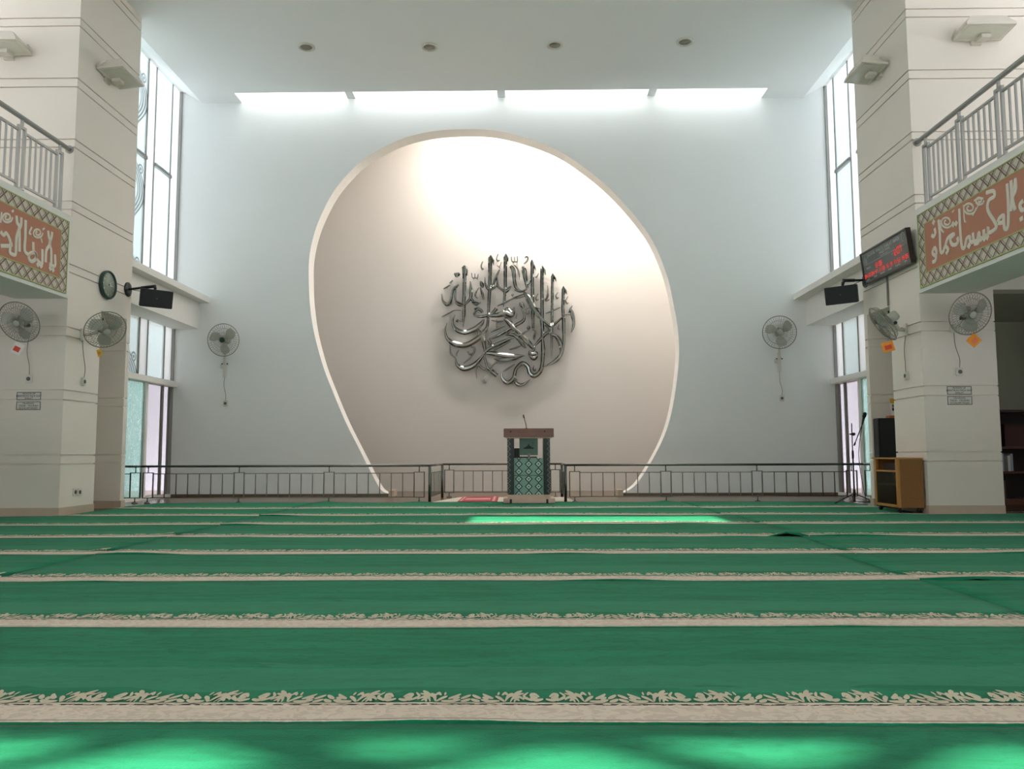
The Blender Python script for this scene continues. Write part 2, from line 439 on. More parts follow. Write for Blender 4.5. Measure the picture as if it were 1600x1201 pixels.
bm = bm_new(); box(bm, (SX0, SY0-.02, 7.45), (SX1, WB, 7.47)); struct('window_2', bm, G_SLOT)
bm = bm_new()
for h in HOLES: box(bm, (h[0]-.1, h[2]-.1, ZC+.221), (h[1]+.1, h[3]+.1, ZC+.231))
struct('window_6', bm, G_SUNPATCH)  # added panes over the roof holes, toning down the sun patches
bm = bm_new(); box(bm, (SX0-.3, SY0-.12, ZC+.2), (SX1+.3, SY0, 7.6)); box(bm, (SX0-.12, SY0, ZC+.2), (SX0, WB, 7.6)); box(bm, (SX1, SY0, ZC+.2), (SX1+.12, WB, 7.6)); struct('trim_4', bm, CEIL)
for k, px in enumerate((545.5, 783, 1020)):
    x = at(px, 143, Y=13.45).x
    bm = bm_new(); box(bm, (x-.07, SY0-.02, ZC+.06), (x+.07, WB, ZC+.25)); struct('trim_%d' % (5+k), bm, CEIL)
# unseen wavy strips added over the near roof hole to dapple the sun
bm = bm_new()
for k in range(5):
    y = -1.3+k*.27
    pts = [(-1.95+i*.13, y+.11*math.sin(i*.85+k*1.7)+.05*math.sin(i*.37+k), ZC+.3) for i in range(31)]
    ribbon(bm, [(Vector(p), .045+.05*(.5+.5*math.sin(i*.6+k*2))) for i, p in enumerate(pts)], (0, 0, 1), .02)
struct('window_3', bm, STEEL)

# grooved columns and the walls over the galleries
GZ = [(.61, .717), (1.37, 1.485), (2.13, 2.24), (2.90, 3.00), (3.665, 3.77), (4.44, 4.54), (5.20, 5.31), (5.975, 6.08), (6.74, 6.85)]
grooves = sorted(z for p in GZ for z in p)
def levels(z0, z1):
    """split a height range at the groove lines: (z0, z1, inset)"""
    out = []; z = z0
    for g in grooves:
        if z0+.02 < g < z1-.02:
            out.append((z, g-.008, 0)); out.append((g-.008, g+.008, .022)); z = g+.008
    out.append((z, z1, 0)); return out
OZ, OY0, OY1 = 2.57, 10.12, 10.79
for side, x_in, x_out, nm in ((-1, XL, -6.27, 'wall_left'), (1, XR, 5.545, 'wall_right')):
    bm = bm_new()
    def blk(xa, xb, y0, y1, z0, z1, far=True):
        for a, b_, i in levels(z0, z1):
            xs = (xa-side*-i if False else xa+side*i, xb)
            lo, hi = min(xs), max(xs)
            box(bm, (lo, y0+i, a), (hi, y1 - (i if y1 == YB else 0), b_))
    blk(x_in, x_out, YC, OY0, .10, OZ); blk(x_in, x_out, OY1, YB, .10, OZ)
    bx_ = sorted((x_out-side*.04, x_out)); box(bm, (bx_[0], OY0, .0), (bx_[1], OY1, OZ))
    blk(x_in, x_out, YC, YB, OZ, ZC)
    # wall over the gallery, flush with the column front
    for a, b_, i in levels(OZ+.05, ZC):
        xs = sorted((x_out, side*9.4 if side < 0 else 8.9)); box(bm, (xs[0], YC+i, a), (xs[1], YC+.25, b_))
    struct(nm, bm, WARM)
    bm = bm_new(); e = .012
    def sk(y0, y1):
        xs = sorted((x_in-side*e, x_out)); box(bm, (xs[0], y0-e, 0), (xs[1], y1+e, .105))
    sk(YC, OY0-.015); sk(OY1+.015, YB)
    struct('baseboard_left' if side < 0 else 'baseboard_right', bm, SKIRT)

# side windows between the columns and the back wall
def side_window(side, idx):
    X = WXL if side < 0 else WXR
    def strip(bm_, y0, y1, z0, z1, t0, t1, mi=0):
        xs = sorted((X+side*t0, X+side*t1)); box(bm_, (xs[0], y0, z0), (xs[1], y1, z1), mi)
    Y0, Y1, Y2, Y3 = YB, 12.45, 12.73, 13.34
    fr = bm_new()
    strip(fr, 12.70, 12.77, 0, 1.88, .03, .09); strip(fr, Y3-.012, Y3+.012, 0, 1.88, .04, .09, 1)
    for y in (Y1-.012, Y2-.012, Y3-.012): strip(fr, y, y+.018, 1.9, 7.13, .045, .085, 1)
    for z in (5.45,):
        strip(fr, Y0, Y1, z, z+.055, .02, .09, 1); strip(fr, Y2, Y3, z, z+.055, .02, .09, 1)
    strip(fr, 13.625, 13.66, 0, 7.13, .02, .1, 1)
    w_ = obj('window_%d' % idx, fr, [TRIM, GREYP]); w_['kind'] = 'structure'
    bm_ = bm_new(); strip(bm_, Y0, 13.655, 1.875, 1.965, -.06, .16); obj('window_sill', bm_, TRIM, w_)
    G_FR = G_FROST if side < 0 else G_FROST2
    for nm_, ya, yb, za, zb, g in (('wave pane', Y0, Y1, 1.965, 5.45, G_WAVE if side < 0 else G_FROST2), ('frosted pane', Y2, Y3, 1.965, 5.45, G_FR), ('upper pane', Y0, Y1, 5.505, 7.13, G_WAVE if side < 0 else G_FROST2), ('upper pane', Y2, Y3, 5.505, 7.13, G_FR), ('lower teal pane', Y0, 12.70, .05, 1.875, G_TEAL), ('lower pane', 12.77, Y3, .05, 1.875, G_CLEAR), ('strip', Y3, 13.62, .05, 1.875, G_CLEAR), ('strip', Y1, Y2, 1.965, 7.13, G_STRIP), ('strip', Y3, 13.62, 1.965, 7.13, G_STRIP)):
        b2 = bm_new(); strip(b2, ya, yb, za, zb, .06, .07); o = obj('pane', b2, g, w_)
    # ledge beam across the window
    bm_ = bm_new(); xi = -5.595 if side < 0 else 4.885
    xs = sorted((xi, X+side*.2)); box(bm_, (xs[0], YB, 2.885), (xs[1], WB, 3.34))
    xs = sorted((XL if side < 0 else XR, X+side*.2)); box(bm_, (xs[0], YB, 3.335), (xs[1], WB, 3.435))
    struct('beam_left' if side < 0 else 'beam_right', bm_, TRIM)
    # white court wall outside the lower pane
    bm_ = bm_new(); xs = sorted((X+side*2.2, X+side*2.4)); box(bm_, (xs[0], 10.5, -.2), (xs[1], 22, 2.3)); struct('wall_court_left' if side < 0 else 'wall_court_right', bm_, OUTW)
    bm_ = bm_new(); xs = sorted((X, X+side*.2)); box(bm_, (xs[0], YB, 0), (xs[1], WB, .05)); struct('trim_8' if side < 0 else 'trim_9', bm_, TRIM)
side_window(-1, 4); side_window(1, 5)

# galleries: edge beam, floor slab, walls
for side, x_in, nm in ((-1, XL, 'left'), (1, XR, 'right')):
    bm = bm_new(); so = side*.64
    xs = sorted((x_in, x_in+so)); box(bm, (xs[0], -9, 2.58), (xs[1], YC, 3.58))
    struct('balcony_beam_'+nm, bm, SOFFIT)
    bm = bm_new(); xs = sorted((x_in+so, side*9.2 if side < 0 else 8.8)); box(bm, (xs[0], -9, 2.95), (xs[1], YC, 3.5)); struct('balcony_floor_'+nm, bm, SOFFIT)
    bm = bm_new(); xs = sorted((side*9.2 if side < 0 else 8.8, side*9.4 if side < 0 else 9.0))
    box(bm, (xs[0], -9, 0), (xs[1], 12, .4)); box(bm, (xs[0], 6, .4), (xs[1], 12, 1.5)); box(bm, (xs[0], -9, 1.5), (xs[1], 12, 4.5 if side > 0 else 4.7)); box(bm, (xs[0], -9, 6.6), (xs[1], 12, 7.0))
    for y in (-8.8, -4.5, 0, 4.5, 9): box(bm, (xs[0], y, .4), (xs[1], y+.4, 6.6))
    struct('wall_gallery_'+nm, bm, WARM)
bm = bm_new(); box(bm, (5.545, 11.75, 0), (8.8, 11.95, 3)); box(bm, (5.545, YC+.25, 2.62), (8.8, 11.95, 2.8)); struct('wall_side_room', bm, TAUPE)
bm = bm_new(); box(bm, (-9.2, 11.75, 0), (-6.27, 11.95, 3)); struct('wall_side_room_left', bm, TAUPE)
bm = bm_new(); box(bm, (-9.4, YC, .0), (-6.275, YC+.2, 2.62)); struct('wall_left_gallery_end', bm, WARM)
# rear of the hall: wide open porch under a deep lintel
bm = bm_new(); box(bm, (-9.4, -9.2, 2.7), (9, -9, 3.0)); box(bm, (-9.4, -9.2, 0), (9, -9, 1.3)); box(bm, (-9.4, -9.2, 6.6), (9, -9, 7.1)); box(bm, (-5.6, -9.2, 3.0), (5.3, -9, 6.6))
for x in (-9.4, -5.6, -1.9, 1.5, 4.9, 8.6): box(bm, (x, -9.2, 0), (x+.4, -9, 2.7))
for x in (-9.4, 8.6): box(bm, (x, -9.2, 3.0), (x+.4, -9, 6.6))
struct('wall_rear', bm, WARM)

# ------------------------------------------------------------------ prayer carpets: strips laid across the hall
EDGES = [.98, 2.168, 3.338, 4.54, 5.73, 6.90, 8.09, 9.29, 10.50, 11.80]
ORD = ['nearest', 'second', 'third', 'fourth', 'fifth', 'sixth', 'seventh', 'eighth', 'last']
MOTIF = [[(168, 100), (200, 85), (236, 88), (232, 98)], [(140, 112), (195, 119), (240, 108)], [(180, 104), (238, 99)], [(252, 74), (290, 96), (262, 109), (222, 122)], [(300, 64), (338, 76), (372, 90)], [(288, 80), (350, 88), (396, 95), (422, 122)],
         [(284, 116), (320, 101), (368, 106), (388, 129)], [(318, 122), (345, 112), (360, 129)], [(370, 80), (408, 94), (428, 127)], [(404, 94), (430, 78), (456, 90)], [(478, 73), (488, 90)], [(432, 127), (468, 109), (506, 97)],
         [(518, 110), (560, 101), (606, 84)], [(556, 114), (604, 103)], [(470, 124), (545, 127), (612, 117)], [(614, 110), (650, 101), (684, 90)], [(618, 127), (655, 122), (688, 114)]]
MOTIF = MOTIF + [[(1380-x, y) for x, y in st] for st in MOTIF]
def floral(bm, x0, x1, phase, zf, mi=1):
    per = .425; k0 = math.floor((x0-phase)/per)
    x = phase+k0*per
    while x < x1:
        for st in MOTIF:
            q = catmull(st, 3) if len(st) > 2 else catmull(st)
            tr = lambda a, b: (x+(a-130)/1120*per, .172+(131-b)/67*.115)
            if tr(min(p[0] for p in q), 0)[0] < x0+.01 or tr(max(p[0] for p in q), 0)[0] > x1-.01: continue
            prev = None; n = len(q)
            for i, (a, b) in enumerate(q):
                ta, tb = q[min(i+1, n-1)][0]-q[max(i-1, 0)][0], q[min(i+1, n-1)][1]-q[max(i-1, 0)][1]
                l = math.hypot(ta, tb) or 1; hw = 7.0*(.35+.85*math.sin(math.pi*(i+.4)/(n-.2)))
                A = tr(a-tb/l*hw, b+ta/l*hw); B = tr(a+tb/l*hw, b-ta/l*hw)
                row = (bm.verts.new((A[0], A[1], zf(*A)+.0025)), bm.verts.new((B[0], B[1], zf(*B)+.0025)))
                if prev:
                    f = bm.faces.new((prev[0], prev[1], row[1], row[0])); f.material_index = mi
                    f.normal_update()
                    if f.normal.z < 0: f.normal_flip()
                prev = row
        x += per
def carpet(row, x0, x1, label, bumps=(), cut=None):
    y0, y1 = EDGES[row]+.004, EDGES[row+1]-.004; d = y1-y0
    rnd = random.Random(row*7+int(x0*10))
    ph = [rnd.uniform(0, 6.28) for _ in range(6)]
    def zf(x, y):
        e = max(0, 1-y/.35)
        z = .012 + .004*math.sin(x*1.7+ph[0])*math.sin(y*2.6+ph[1])
        z += e*e*max(0, .010*(math.sin(x*1.9+ph[2])+math.sin(x*4.3+ph[3])-1.0))
        for bx_, by_, rx, ry, h in bumps:
            q = ((x-bx_)/rx)**2+((y-(by_-y0))/ry)**2
            if q < 4: z += h*math.exp(-q*1.6)
        return max(z, .006)
    xs = [x0]; 
    while xs[-1]+.16 < x1-.06: xs.append(xs[-1]+.16)
    xs.append(x1)
    if cut:
        for c in cut[0]:
            if x0 < c < x1: xs.append(c)
        xs = sorted(set(xs))
    ys = [0, .03, .08, .16, .28, .45, .65, .85, d-.12, d-.03, d]
    if cut and EDGES[row] < cut[1] < EDGES[row+1]: ys = sorted(set(ys+[cut[1]-y0]))
    bm = bm_new(); V = {}; lo = {}
    def skip(i, j):
        if not cut: return False
        xm, ym = (xs[i]+xs[i+1])/2, (ys[j]+ys[j+1])/2+y0
        return ym > cut[1] and not (cut[0][0] < xm < cut[0][1])
    def v(i, j):
        if (i, j) not in V: V[i, j] = bm.verts.new((xs[i], ys[j], zf(xs[i], ys[j])))
        return V[i, j]
    for i in range(len(xs)-1):
        for j in range(len(ys)-1):
            if not skip(i, j): bm.faces.new((v(i, j), v(i+1, j), v(i+1, j+1), v(i, j+1))).smooth = True
    edge = [e for e in bm.edges if len(e.link_faces) == 1]
    r = bmesh.ops.extrude_edge_only(bm, edges=edge)
    for q in r['geom']:
        if isinstance(q, bmesh.types.BMVert): q.co.z = 0.0005 if q.co.z < .03 else q.co.z-.012
    floral(bm, x0 if not cut else max(x0, cut[0][0]) if EDGES[row] > cut[1] else x0, x1 if not cut else min(x1, cut[0][1]) if EDGES[row] > cut[1] else x1, .11*row-.05, zf)
    me = bpy.data.meshes.new('prayer_carpet'); bm.to_mesh(me); bm.free()
    me.materials.append(CARPET); me.materials.append(CARPETC)
    o = bpy.data.objects.new('prayer_carpet', me); COL.objects.link(o); o.location = (0, y0, 0)
    tag(o, label, 'carpet', 'green prayer carpets laid in rows')
SL = [-3.05]*10; SR = [2.2, 2.2, 2.2, 2.2, 2.34, 2.43, 2.4, 2.3, 2.3]
CUT = ((XL+.02, XR-.02), 9.345)
for r in range(9):
    nm = ORD[r]
    if r < 2:
        carpet(r, -5.4, 4.66, 'green prayer carpet strip with cream border, %s row from the viewer' % nm); continue
    if r == 2:
        carpet(r, -5.4, SR[r]-.004, 'long green prayer carpet left of the right seam, third row from the viewer')
    else:
        b = [(2.30, 6.90, .13, .12, .065)] if r == 5 else [(2.2, 4.65, .25, .08, .008)] if r == 3 else [(-2.9, EDGES[r]+.05, .3, .2, .012)]
        if r == 8: b = [(at(p, 785, Z=0).x, 11.79, .16, .10, .022) for p in (375, 514, 655, 1040)]
        carpet(r, SL[r]+.004, SR[r]-.004, 'green prayer carpet between the two floor seams, %s row from the viewer' % nm, b, CUT)
    carpet(r, SR[r]+.004, 6.2, 'green prayer carpet right of the right floor seam, %s row from the viewer' % nm, [(SR[r]+.35, EDGES[r]+.02, .5, .07, .016)] if r in (3, 5) else [], CUT)
    if r >= 3:
        carpet(r, -6.9, SL[r]-.004, 'green prayer carpet left of the left floor seam, %s row from the viewer' % nm, [(-3.1, EDGES[r]+.3, .1, .4, .015)] if r in (3, 4, 5) else [], CUT)

# ------------------------------------------------------------------ low steel railings before the back wall
RY, RZT = 11.86, .545
def rail_run(name, label, p0, p1, boxes, nbal, endposts=(0, 0), edge_bal=(1, 1), group='low steel railings before the niche'):
    """a straight run; boxes are distances along it of the narrow picture-frame posts"""
    p0, p1 = Vector(p0), Vector(p1); L = (p1-p0).length; d = (p1-p0)/L
    t = thing(name, label, 'railing', p0, (0, 0, math.atan2(d.y, d.x)), group)
    def B(nm, f, m_=STEEL):
        b = bm_new(); f(b); return obj(nm, b, m_, t, world=False)
    B('handrail', lambda b: tube(b, [(-.012, 0, RZT), (L+.012, 0, RZT)], .017, 12))
    zt, zb, hw = .435, .085, .075
    edges = []
    for c in boxes:
        bx_ = B('post_frame', lambda b: [cbox(b, (c-hw, 0, (zt+zb)/2+.006), (.016, .016, zt-zb+.03)), cbox(b, (c+hw, 0, (zt+zb)/2+.006), (.016, .016, zt-zb+.03)), cbox(b, (c, 0, zt+.014), (2*hw-.016, .014, .012)), cbox(b, (c, 0, zb-.004), (2*hw-.016, .014, .012))])
        q = bm_new(); tube(q, [(c, 0, zt+.019), (c, 0, RZT-.012)], .008, 8); obj('upper_stub', q, STEEL, bx_, world=False)
        q = bm_new(); tube(q, [(c, 0, 0.0), (c, 0, zb-.009)], .009, 8); lathe(q, [(0, .0), (.045, .0), (.045, .012), (.012, .028), (0, .028)], 16, Matrix.Translation((c, 0, 0))); obj('foot', q, STEEL, bx_, world=False)
        edges.append(c)
    spans = []
    cur = 0 if edge_bal[0] else None
    prev = None
    for c in boxes:
        if prev is None:
            if c-hw > .1 and edge_bal[0]: spans.append((0, c-hw))
        else: spans.append((prev, c-hw))
        prev = c+hw
    if prev is None: spans.append((0, L))
    elif L-prev > .1 and edge_bal[1]: spans.append((prev, L))
    for a, e in spans:
        B('top_bar', lambda b: cbox(b, ((a+e)/2, 0, zt), (e-a, .012, .012)))
        B('bottom_bar', lambda b: cbox(b, ((a+e)/2, 0, zb), (e-a, .012, .012)))
        n = nbal if nbal else max(1, round((e-a)/.165)-1)
        if not nbal or (e-a) < .8: n = max(1, round((e-a)/.165)-1)
        for k in range(n):
            x = a+(e-a)*(k+1)/(n+1)
            B('baluster', lambda b: cbox(b, (x, 0, (zt+zb)/2), (.012, .010, zt-zb-.012)))
    for k, x in ((0, 0), (1, L)):
        if endposts[k]: B('corner_post', lambda b: tube(b, [(x, 0, 0), (x, 0, RZT-.01)], .022, 12))
    return t
def rx(px, Y=RY): return at(px, 750, Y=Y).x
xa, xb = rx(221), rx(671.5)
rail_run('railing', 'long low steel railing left of the lectern, before the pale wall', (xa, RY, 0), (xb, RY, 0), [rx(p)-xa for p in (231.3, 373.5, 514, 655)], 6, (0, 1))
xa2, xb2 = rx(883.5), rx(1348)
rail_run('railing', 'long low steel railing right of the lectern, before the pale wall', (xa2, RY, 0), (xb2, RY, 0), [rx(p)-xa2 for p in (898, 1040.5, 1183, 1331)], 6, (1, 0))
rail_run('railing', 'short end piece of low steel railing under the left window', (rx(172), RY, 0), (rx(217), RY, 0), [rx(211.5)-rx(172)], 0)
rail_run('railing', 'short end piece of low steel railing behind the wooden media cabinet', (rx(1351), RY, 0), (rx(1382), RY, 0), [rx(1360)-rx(1351)], 0)
RB = 13.2
xc, xd = rx(691, RB), rx(878, RB)
rail_run('railing', 'short steel railing running back towards the niche, left of the lectern', (xb, RY+.06, 0), (xc, RB, 0), [], 7, (0, 1))
rail_run('railing', 'short steel railing running back towards the niche, right of the lectern', (xa2, RY+.06, 0), (xd, RB, 0), [], 7, (0, 1))
rail_run('railing', 'rear low steel railing behind the lectern, before the niche', (xc, RB+.05, 0), (xd, RB+.05, 0), [rx(701.5, RB)-xc, rx(868, RB)-xc], 9, (0, 0), (0, 0))

# ------------------------------------------------------------------ gallery railings
def gallery_rail(side, label):
    x = XL-.06 if side < 0 else XR+.06; y1 = 5.0
    t = thing('gallery_railing', label, 'railing', (x, YC, 3.58), (0, 0, 0), 'gallery railings')
    def B(nm, f, par=t, m_=GREYP):
        b = bm_new(); f(b); return obj(nm, b, m_, par)
    def hr(b):
        tube(b, [(x, YC, 4.41), (x, y1, 4.41)], .028, 10)
        tube(b, [(x, YC-.012, 4.41), (x, YC, 4.41)], .05, 14)
    B('handrail', hr)
    cs = [9.16-.72*k for k in range(6)]
    for k, c in enumerate(cs):
        pf = B('post_frame', lambda b: [cbox(b, (x, c-.05, 3.955), (.03, .03, .66)), cbox(b, (x, c+.05, 3.955), (.03, .03, .66)), cbox(b, (x, c, 4.30), (.03, .13, .03)), cbox(b, (x, c, 3.61), (.03, .13, .03))])
        B('upper_stub', lambda b: cbox(b, (x, c, 4.347), (.026, .026, .075)), pf); B('post_foot', lambda b: cbox(b, (x, c, 3.588), (.05, .09, .016)), pf)
    for a, c in zip(cs, cs[1:]):
        a2, c2 = a-.065, c+.065
        B('top_bar', lambda b: cbox(b, (x, (a2+c2)/2, 4.255), (.026, a2-c2, .024)))
        B('bottom_bar', lambda b: cbox(b, (x, (a2+c2)/2, 3.665), (.026, a2-c2, .024)))
        for k in range(5):
            y = a2+(c2-a2)*(k+1)/6
            B('baluster', lambda b: cbox(b, (x, y, 3.96), (.018, .018, .566)))
gallery_rail(-1, 'grey steel gallery railing above the left calligraphy band')
gallery_rail(1, 'grey steel gallery railing above the right calligraphy band')

# ------------------------------------------------------------------ painted calligraphy bands on the gallery beams
def band(side, label, strokes, conv, dots):
    X = XL if side < 0 else XR; n = -side
    t = thing('calligraphy_band', label, 'wall lettering', (X, 9.3, 2.62), (0, 0, 0), 'calligraphy bands on the gallery beams')
    yE, yI, y2 = 9.30, 9.14, 2.0
    def xr_(a, b): return sorted((X+n*a, X+n*b))
    b = bm_new(); x0, x1 = xr_(.001, .008); box(b, (x0, y2, 2.625), (x1, yE, 3.50)); obj('lattice_border', b, LATT, t)
    b = bm_new(); x0, x1 = xr_(.008, .012)
    box(b, (x0, y2, 2.785), (x1, yI, 3.345)); obj('lettering_field', b, FIELD, t)
    b = bm_new(); x0, x1 = xr_(.008, .015); e = .012
    box(b, (x0, y2, 3.345), (x1, yI+e, 3.345+e)); box(b, (x0, y2, 2.785-e), (x1, yI+e, 2.785)); box(b, (x0, yI, 2.785), (x1, yI+e, 3.345))
    box(b, (x0, y2, 2.625), (x1, yE, 2.625+e)); box(b, (x0, y2, 3.50-e), (x1, yE, 3.50)); box(b, (x0, yE-e, 2.64), (x1, yE, 3.485))
    obj('border_line', b, LINEG, t)
    for st, wd in strokes:
        b = bm_new(); q = catmull(st, 5)
        pts = [at(*conv(p[0], p[1]), X=X+n*.012) for p in q]
        ribbon(b, [(p, wd) for p in pts], (n, 0, 0), .006); obj('letter', b, LETTER, t)
    for a, c in dots:
        p = at(*conv(a, c), X=X+n*.012); b = bm_new(); cbox(b, (0, 0, 0), (.006, .05, .05)); bmesh.ops.rotate(b, verts=b.verts, matrix=Matrix.Rotation(.78, 3, 'X')); bmesh.ops.translate(b, verts=b.verts, vec=p+Vector((n*.003, 0, 0))); obj('letter_dot', b, LETTER, t)
def spiral(cx, cy, r, turns=1.7, k=14, asp=1.0):
    return [(cx+r*(1-.75*i/k)*math.cos(i/k*turns*6.28)*asp, cy+r*(1-.75*i/k)*math.sin(i/k*turns*6.28)) for i in range(k+1)]
Lc = lambda x, y: (x/3.64, 150+y/3.64)
LW, LT = .021, .011
Lst = [([(272, 765), (276, 800), (284, 825), (278, 850), (262, 880), (258, 945)], LW), ([(295, 772), (292, 800), (282, 828), (284, 855), (290, 880), (290, 955)], LW), ([(311, 900), (311, 965), (278, 955)], LW),
       ([(240, 870), (238, 952), (222, 945), (205, 925)], LW), ([(188, 830), (190, 880), (205, 900), (200, 928), (178, 940), (162, 920), (170, 895), (200, 892), (205, 925)], LW), ([(145, 705), (143, 800), (140, 880), (168, 905)], LW),
       ([(92, 680), (96, 720), (108, 750), (110, 885)], LW), ([(120, 690), (118, 730), (105, 765), (92, 810), (88, 895), (70, 900), (55, 885), (58, 830), (35, 780), (18, 790), (2, 770)], LW), ([(58, 830), (60, 850), (2, 852)], LW),
       (spiral(212, 778, 30), LT), ([(180, 745), (165, 780), (176, 785)], LT), ([(240, 760), (252, 750)], LT), ([(232, 808), (238, 835)], LT), (spiral(38, 690, 32), LT), ([(8, 660), (2, 720)], LT), ([(66, 660), (76, 650)], LT)]
band(-1, 'terracotta calligraphy band with lattice border under the left gallery railing', Lst, Lc, [(213, 958), (231, 965), (283, 980), (299, 988)])
Rc = lambda x, y: (1420+x/3, 80+y/3)
Rst = [([(108, 862), (118, 868), (126, 852), (122, 830)], LW), ([(122, 918), (112, 945), (128, 958), (130, 935), (122, 918)], LW), ([(130, 950), (126, 980), (112, 988)], LW), ([(140, 790), (146, 850), (150, 935), (162, 940), (172, 915), (186, 930), (176, 950)], LW),
       ([(172, 915), (182, 880), (200, 862), (214, 858), (196, 880), (204, 905), (222, 906), (232, 890), (228, 872)], LW), ([(238, 738), (242, 830), (250, 915), (264, 918), (272, 880), (288, 870), (290, 892), (304, 890), (302, 850)], LW),
       ([(304, 890), (322, 885), (330, 850), (336, 878), (352, 868), (352, 835)], LW), ([(330, 850), (328, 895), (308, 902)], LW), ([(352, 868), (372, 858), (372, 825), (378, 850), (410, 828), (404, 800), (372, 745), (376, 700), (402, 680), (398, 655), (364, 664)], LW),
       ([(418, 800), (428, 780), (446, 770), (442, 800), (420, 805)], LW), ([(446, 770), (450, 828), (466, 820), (468, 720), (462, 620)], LW), ([(480, 605), (484, 690), (480, 750)], LW), ([(500, 595), (502, 650), (488, 690), (500, 745)], LW), ([(498, 600), (490, 660), (484, 690)], LT),
       ([(538, 700), (522, 720), (530, 745), (540, 740)], LW), ([(536, 780), (522, 790)], LW),
       (spiral(178, 800, 30), LT), ([(150, 790), (152, 830), (165, 850)], LT), ([(205, 755), (214, 745)], LT), (spiral(285, 735, 32), LT), (spiral(332, 700, 22, 1.4), LT), ([(258, 720), (262, 790), (270, 800)], LT), ([(308, 700), (330, 690), (352, 690)], LT), ([(300, 770), (318, 740), (330, 718)], LT)]
band(1, 'terracotta calligraphy band with lattice border under the right gallery railing', Rst, Rc, [(118, 802), (210, 812), (224, 808), (284, 912), (340, 880), (356, 878), (370, 872)])

